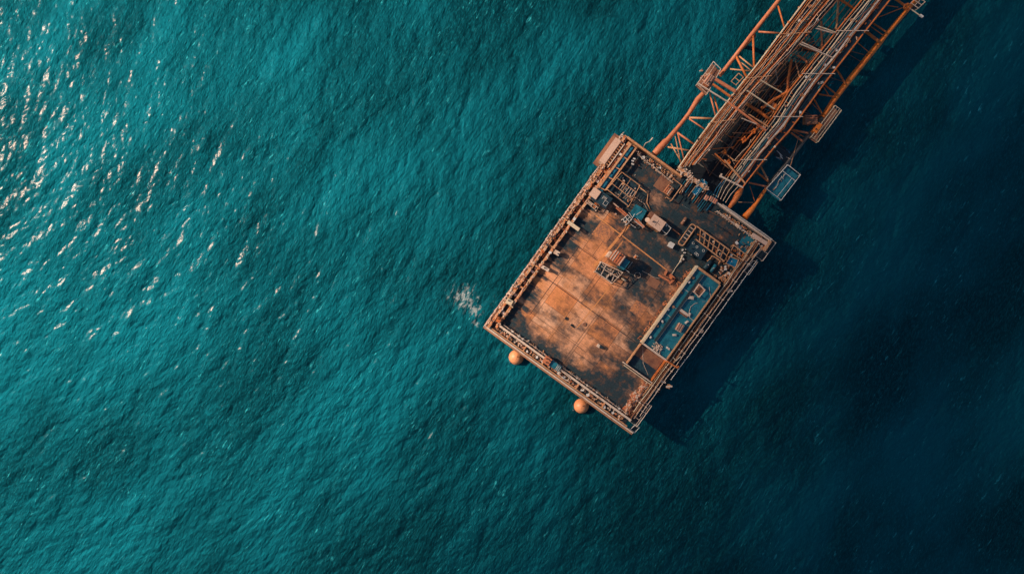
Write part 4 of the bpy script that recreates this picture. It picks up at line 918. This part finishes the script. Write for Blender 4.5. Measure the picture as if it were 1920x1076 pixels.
tr = strip(L2, R2, .84, .95, ZT + .12, .12, 'navy', 'cable_tray', None); tag(tr, 'narrow dark tray beside the rightmost orange pipe of the bridge', 'cable tray')
b = MB()
for i in range(24):
    y0 = 332 - i * 10; y1 = y0 - 10; ins = 6
    q_ = [pw(course(R1, min(y0, 306)) - 25 if 0 else course(R1, y0 - 8) - ins, y0 - 8, ZC - 1), pw(course(R1, y1 - 8) - ins, y1 - 8, ZC - 1), pw(course(R2, y1 + 4) + ins, y1 + 4, ZC - 1), pw(course(R2, y0 + 4) + ins, y0 + 4, ZC - 1)]
    if i in (21, 22): continue
    b.quadbox(q_ if ccw(q_) else q_[::-1], ZC - 1.1, ZC - 1)
b.box(43.7, 50.5, 11.8, 23.0, -3.2, -3.1)
b.build('under_bridge_shade', 'void', br)  # dark sheets added in place of the shaded water beneath the bridge
rg = random.Random(11)
for k in range(11):
    t_ = (k + .6) / 11.5; P_ = []; y1 = rg.uniform(230, 320); y0 = rg.uniform(60, 150) if k % 3 else -150
    for i in range(9):
        y = y0 + (y1 - y0) * i / 8; P_.append(pw(course(R1, min(y, 300)) * (1 - t_) + course(L2, y) * t_ + rg.uniform(-1, 1), y, ZC - .3 + .5 * (k % 3)))
    MB().tube(P_, rg.choice((.05, .07, .1)), 6).build('lower_pipe', rg.choice(('tan', 'greyp', 'orange', 'brown', 'pale', 'navy')), br, True)
for k in range(46):
    y = rg.uniform(60, 320); t0 = rg.uniform(-.1, .8); t1 = t0 + rg.choice((-.3, .25, .35, .5)); y2 = y + rg.uniform(-22, 30)
    X_ = lambda t_, y: course(R1, min(y, 300)) * (1 - t_) + course(L2, y) * t_
    MB().beam(pw(X_(t0, y), y, ZC + rg.uniform(-.5, .8)), pw(X_(t1, y2), y2, ZC + rg.uniform(-.5, .8)), rg.choice((.07, .1, .16)), .12).build('lower_brace', rg.choice(('tan', 'orange', 'brown', 'greyp', 'pale', 'teal')), br)
for k in range(24):
    y = rg.uniform(90, 330); x0 = course(R2, y) + 2; x1 = x0 + rg.uniform(8, 30); y2 = y + rg.uniform(-12, 20)
    MB().beam(pw(x0, y, ZC), pw(x1, y2, ZC), rg.choice((.06, .09, .13)), .12).build('side_brace', rg.choice(('orange', 'brown', 'greyp', 'dark')), br)
# ladder on the left rack
A = run(L1, R1, .52, ZT + .2, step=9); B = run(L1, R1, .60, ZT + .2, step=9)
ldr = thing('ladder', 'long tan ladder lying along the left pipe rack of the bridge', 'ladder', A[-1], math.radians(51))
MB().tube(A, .06, 6).build('side_rail', 'tan', ldr); MB().tube(B, .06, 6).build('side_rail', 'tan', ldr)
b = MB()
for p, q_ in zip(A, B): b.beam(p, q_, .09, .08)
for p, q_, p2, q2 in zip(A, B, A[1:], B[1:]): b.beam((p + p2) / 2, (q_ + q2) / 2, .09, .08)
b.build('rungs', 'tan', ldr)
def crust2(L, R, t0, t1, z, n_, mats, ylo=-60, yhi=300):
    for m in mats:
        b = MB()
        for k in range(n_ // len(mats)):
            y = random.uniform(ylo, yhi); t_ = random.uniform(t0, t1); dx = course(R, y) - course(L, y); q_ = y + dx * t_ * .37; x = course(L, y) * (1 - t_) + course(R, y + dx * .37) * t_ + (dx*0)
            p = pw(x, y + (dx*.37) * t_ * 1.0, z); b.rbox(p, random.uniform(.15, .8), random.uniform(.05, .16), z, z + random.uniform(.05, .2), random.choice((0, 0, 1.57, random.random()*3)))
        o = b.build('rust_scale', m, br); o['kind'] = 'stuff'
crust2(L1, R1, .1, .95, ZT + .1, 360, ('orange', 'tan', 'dark', 'void', 'brown')); crust2(L2, R2, .0, .95, ZT + .1, 300, ('orange', 'navy', 'void', 'teal'))
for k in range(10):
    L, R, sd_ = (L1, R1, 'left') if k % 3 else (L2, R2, 'right')
    t = thing('cable', 'thin loose wavy cable lying on the ' + sd_ + ' pipe rack of the bridge', 'cable', pw(1400, 200, ZT), 0, 'loose cables on the ' + sd_ + ' rack')
    MB().tube(run(L, R, random.uniform(.05, .95), ZT + .75, wob=2.2, step=18), .045, 5).build('run', random.choice(('cream', 'pale', 'orange', 'tan')), t)
# supports across the racks
for (L, R, n_, m) in ((L1, R1, 13, 'tan'), (L2, R2, 13, 'pale')):
    A = run(L, R, -.06, ZT - .5); B = run(L, R, 1.05, ZT - .5)
    for i in range(1, len(A) - 1, 1 if L is L1 else 2):
        MB().beam(A[i], B[i], .22, .3).build('rack_support', 'brown' if i % 2 else m, br)
    for i in range(2, len(A) - 1, 3):
        MB().beam(A[i] + Vector((0, 0, 1.25)), B[i] + Vector((0, 0, 1.25)), .12, .12).build('rack_hoop', m, br)
# cross beams over both racks
for p, q_, w_, m in (((1309, 157), (1365, 192), .18, 'pale'), ((1365, 192), (1436, 245), .3, 'salmon'), ((1341, 149), (1379, 172), .55, 'salmon'), ((1336, 158), (1370, 182), .35, 'orange'), ((1404, 215), (1440, 238), .13, 'tan'), ((1400, 170), (1452, 205), .12, 'cream'), ((1424, 150), (1466, 174), .1, 'cream'),
                     ((1503, 80), (1540, 97), .12, 'pale'), ((1500, 83), (1562, 109), .1, 'pale'), ((1534, 50), (1567, 62), .14, 'cream'), ((1530, 54), (1562, 63), .1, 'pale'), ((1390, 222), (1435, 240), .1, 'pale'), ((1358, 300), (1398, 345), .22, 'tan'), ((1340, 288), (1360, 306), .14, 'orange')):
    MB().beam(pw(*p, ZT + .8), pw(*q_, ZT + .8), w_, .35).build('cross_beam', m, br)
# left junction platform
outframe('pale-railed junction platform on the left chord of the bridge', [(1338, 116), (1352, 130), (1326, 176), (1307, 158)], ZT - .8, [((.3, 0), (.3, 1)), ((0, .5), (1, .5)), ((0, .75), (1, .75))], 'pale', 'brown')
t, X, Y = hut('junction_housing', 'salmon round-topped housing on the left junction platform', 'housing', 1330, 150, 2.0, 1.2, 1.6, 'salmon', 'beige', 0, False, 3, 1, .4)
for k in range(9):
    x, y = 1318 + random.uniform(-6, 18), 145 + random.uniform(-14, 16); place_fit(random.choice(('valve', 'junction')), pw(x, y, ZT - .8), random.random()*6, 'small fitting on the left junction platform', 'fittings on the left junction platform', 1.)
t = thing('loading_hatch', 'small tan rectangular frame between left chord and pipe rack above the junction platform', 'frame', pw(1383, 148, ZT))
MB().loop([pw(x, y, ZT + .3) for x, y in ((1385, 138), (1394, 145), (1380, 160), (1371, 153))], .1).build('frame', 'tan', t)
MB().beam(pw(1378, 146, ZT + .3), pw(1387, 153, ZT + .3), .12, .1).build('crossbar', 'tan', t)
# right walkway & red housing
outframe('narrow walkway with cream rails outside the right chord of the bridge', [(1566, 198), (1578, 207), (1534, 266), (1521, 257)], ZC + .3, [((.35, 0), (.35, 1)), ((.7, 0), (.7, 1))], 'cream', 'brown')
t, X, Y = hut('valve_housing', 'dark red slatted housing beside the right chord of the bridge', 'housing', 1521, 224, 2.4, 1.7, 1.2, 'brown', 'brown', -.95, False, 4, 0, -1.6)
t, X, Y = hut('valve_housing', 'bright orange wedge housing under the right walkway of the bridge', 'housing', 1533, 240, 2.0, .9, 1.0, 'bright', 'bright', 0, False, 0, 1, -1.6)
t, X, Y = hut('valve_housing', 'orange square housing low between the two pipe racks', 'housing', 1451, 200, 1.3, 1.6, 1.0, 'orange', 'orange', .1, False, 2, 0, -2.4)
t, X, Y = hut('valve_housing', 'orange housing under the right rack near the picture top', 'housing', 1621, 44, 1.6, 1.6, 1.6, 'brown', 'orange', 0, False, 2, 1, -2.6)
# valve clusters
for nm, x, y, lab in (('valve_cluster', 1412, 247, 'orange valve cluster in the gap between the racks, larger and nearer the deck'), ('valve_cluster', 1395, 262, 'orange crooked valve cluster just below the larger one'), ('valve_cluster', 1358, 286, 'small orange round valve in the dark gap near the landing'), ('valve_cluster', 1365, 305, 'short orange rusted screw hanging in the dark gap'), ('valve_cluster', 1700, 14, 'orange tangle of fittings at the top end of the right chord')):
    big = 1 if x < 1650 else 1.8
    t = thing(nm, lab, 'valve', pw(x, y, ZC)); 
    MB().tube([pw(x - 4, y - 1, ZC + .3), pw(x + 4, y + 2, ZC + .6)], .3 * big, 10).build('body', 'bright', t, True)
    MB().tube([pw(x, y, ZC + .4), pw(x + 2, y - 6, ZC + .4)], .2 * big, 8).build('stub', 'bright', t, True)
    MB().torus(pw(x + 1, y, ZC + .9), .35 * big, .08, 12, 5).build('handwheel', 'orange', t)
    MB().tube([pw(x - 4, y, ZC + .1), pw(x - 13 if x < 1600 else x - 6, y + 3, ZC + .1)], .13, 6).build('arm', 'orange', t)
t = thing('outreach_pole', 'cream pole pointing outward from the top end of the right chord', 'pole', pw(1710, 20, ZC))
MB().tube([pw(1700, 12, ZC + .6), pw(1727, 31, ZC + .6)], .11, 6).build('pole', 'cream', t); MB().rbox(pw(1727, 31, ZC + .6), .3, .7, ZC + .5, ZC + .9).build('tip', 'white', t)
outframe('tangled pale service platform beyond the top end of the right chord', [(1718, -6), (1735, 4), (1722, 16), (1708, 6)], ZC, [((0, .5), (1, .5)), ((.5, 0), (.5, 1))], 'pale', 'dark')
# teal hanging platform
t, P, lo = outframe('teal-floored platform with white rails hung outside the right chord of the bridge', [(1477, 309), (1501, 328), (1465, 375), (1437, 354)], ZC, [((0, .25), (1, .25)), ((.72, .25), (.72, 1))], 'white', 'teal')
for k in range(9): MB().rbox(pw(1452 + k * 2.4, 352 - k*3 + random.uniform(-3, 3), ZC), random.uniform(.3, .9), .1, ZC - .02, ZC + .2, random.choice((0, .3, 1.3))).build('stored_piece', random.choice(('pale', 'white', 'tan')), t)
t = thing('cable_reel_frame', 'white tangled cable frame between right rack and dark chord', 'frame', pw(1475, 290, ZC))
for k in range(10):
    x, y = 1455 + random.uniform(0, 28), 280 + random.uniform(0, 16); MB().tube([pw(x, y, ZC + .4), pw(x + random.uniform(3, 10), y + random.uniform(2, 8), ZC + .5)], .05, 6).build('bar', random.choice(('white', 'pale', 'blue')), t)
MB().rbox(pw(1468, 288, ZC), 2.4, 2.6, ZC - .2, ZC).build('tray', 'dark', t)
for x, y in ((1460, 294), (1478, 282)): MB().tube([pw(x, y, ZC + .1), pw(x - 14, y - 10, ZC + .1)], .06, 6).build('bracket', 'dark', t)
for k in range(26):
    s = random.random(); y = 40 + 250*s; L, R, sd_ = (L1, R1, 'left') if k % 2 else (L2, R2, 'right')
    q_ = run(L, R, random.choice((.3, .3, .48, .9) if k % 2 else (.2, .5, .88)), ZT + .2, y0=-150)[min(14, 5 + int(s * 10))]
    kd = random.choice(('valve', 'junction', 'coil')); place_fit(kd, q_, random.random()*6, {'valve': 'small valve', 'junction': 'small junction box', 'coil': 'small hose coil'}[kd] + ' lying on the ' + sd_ + ' pipe rack of the bridge', kd + 's on the ' + sd_ + ' pipe rack', .9)
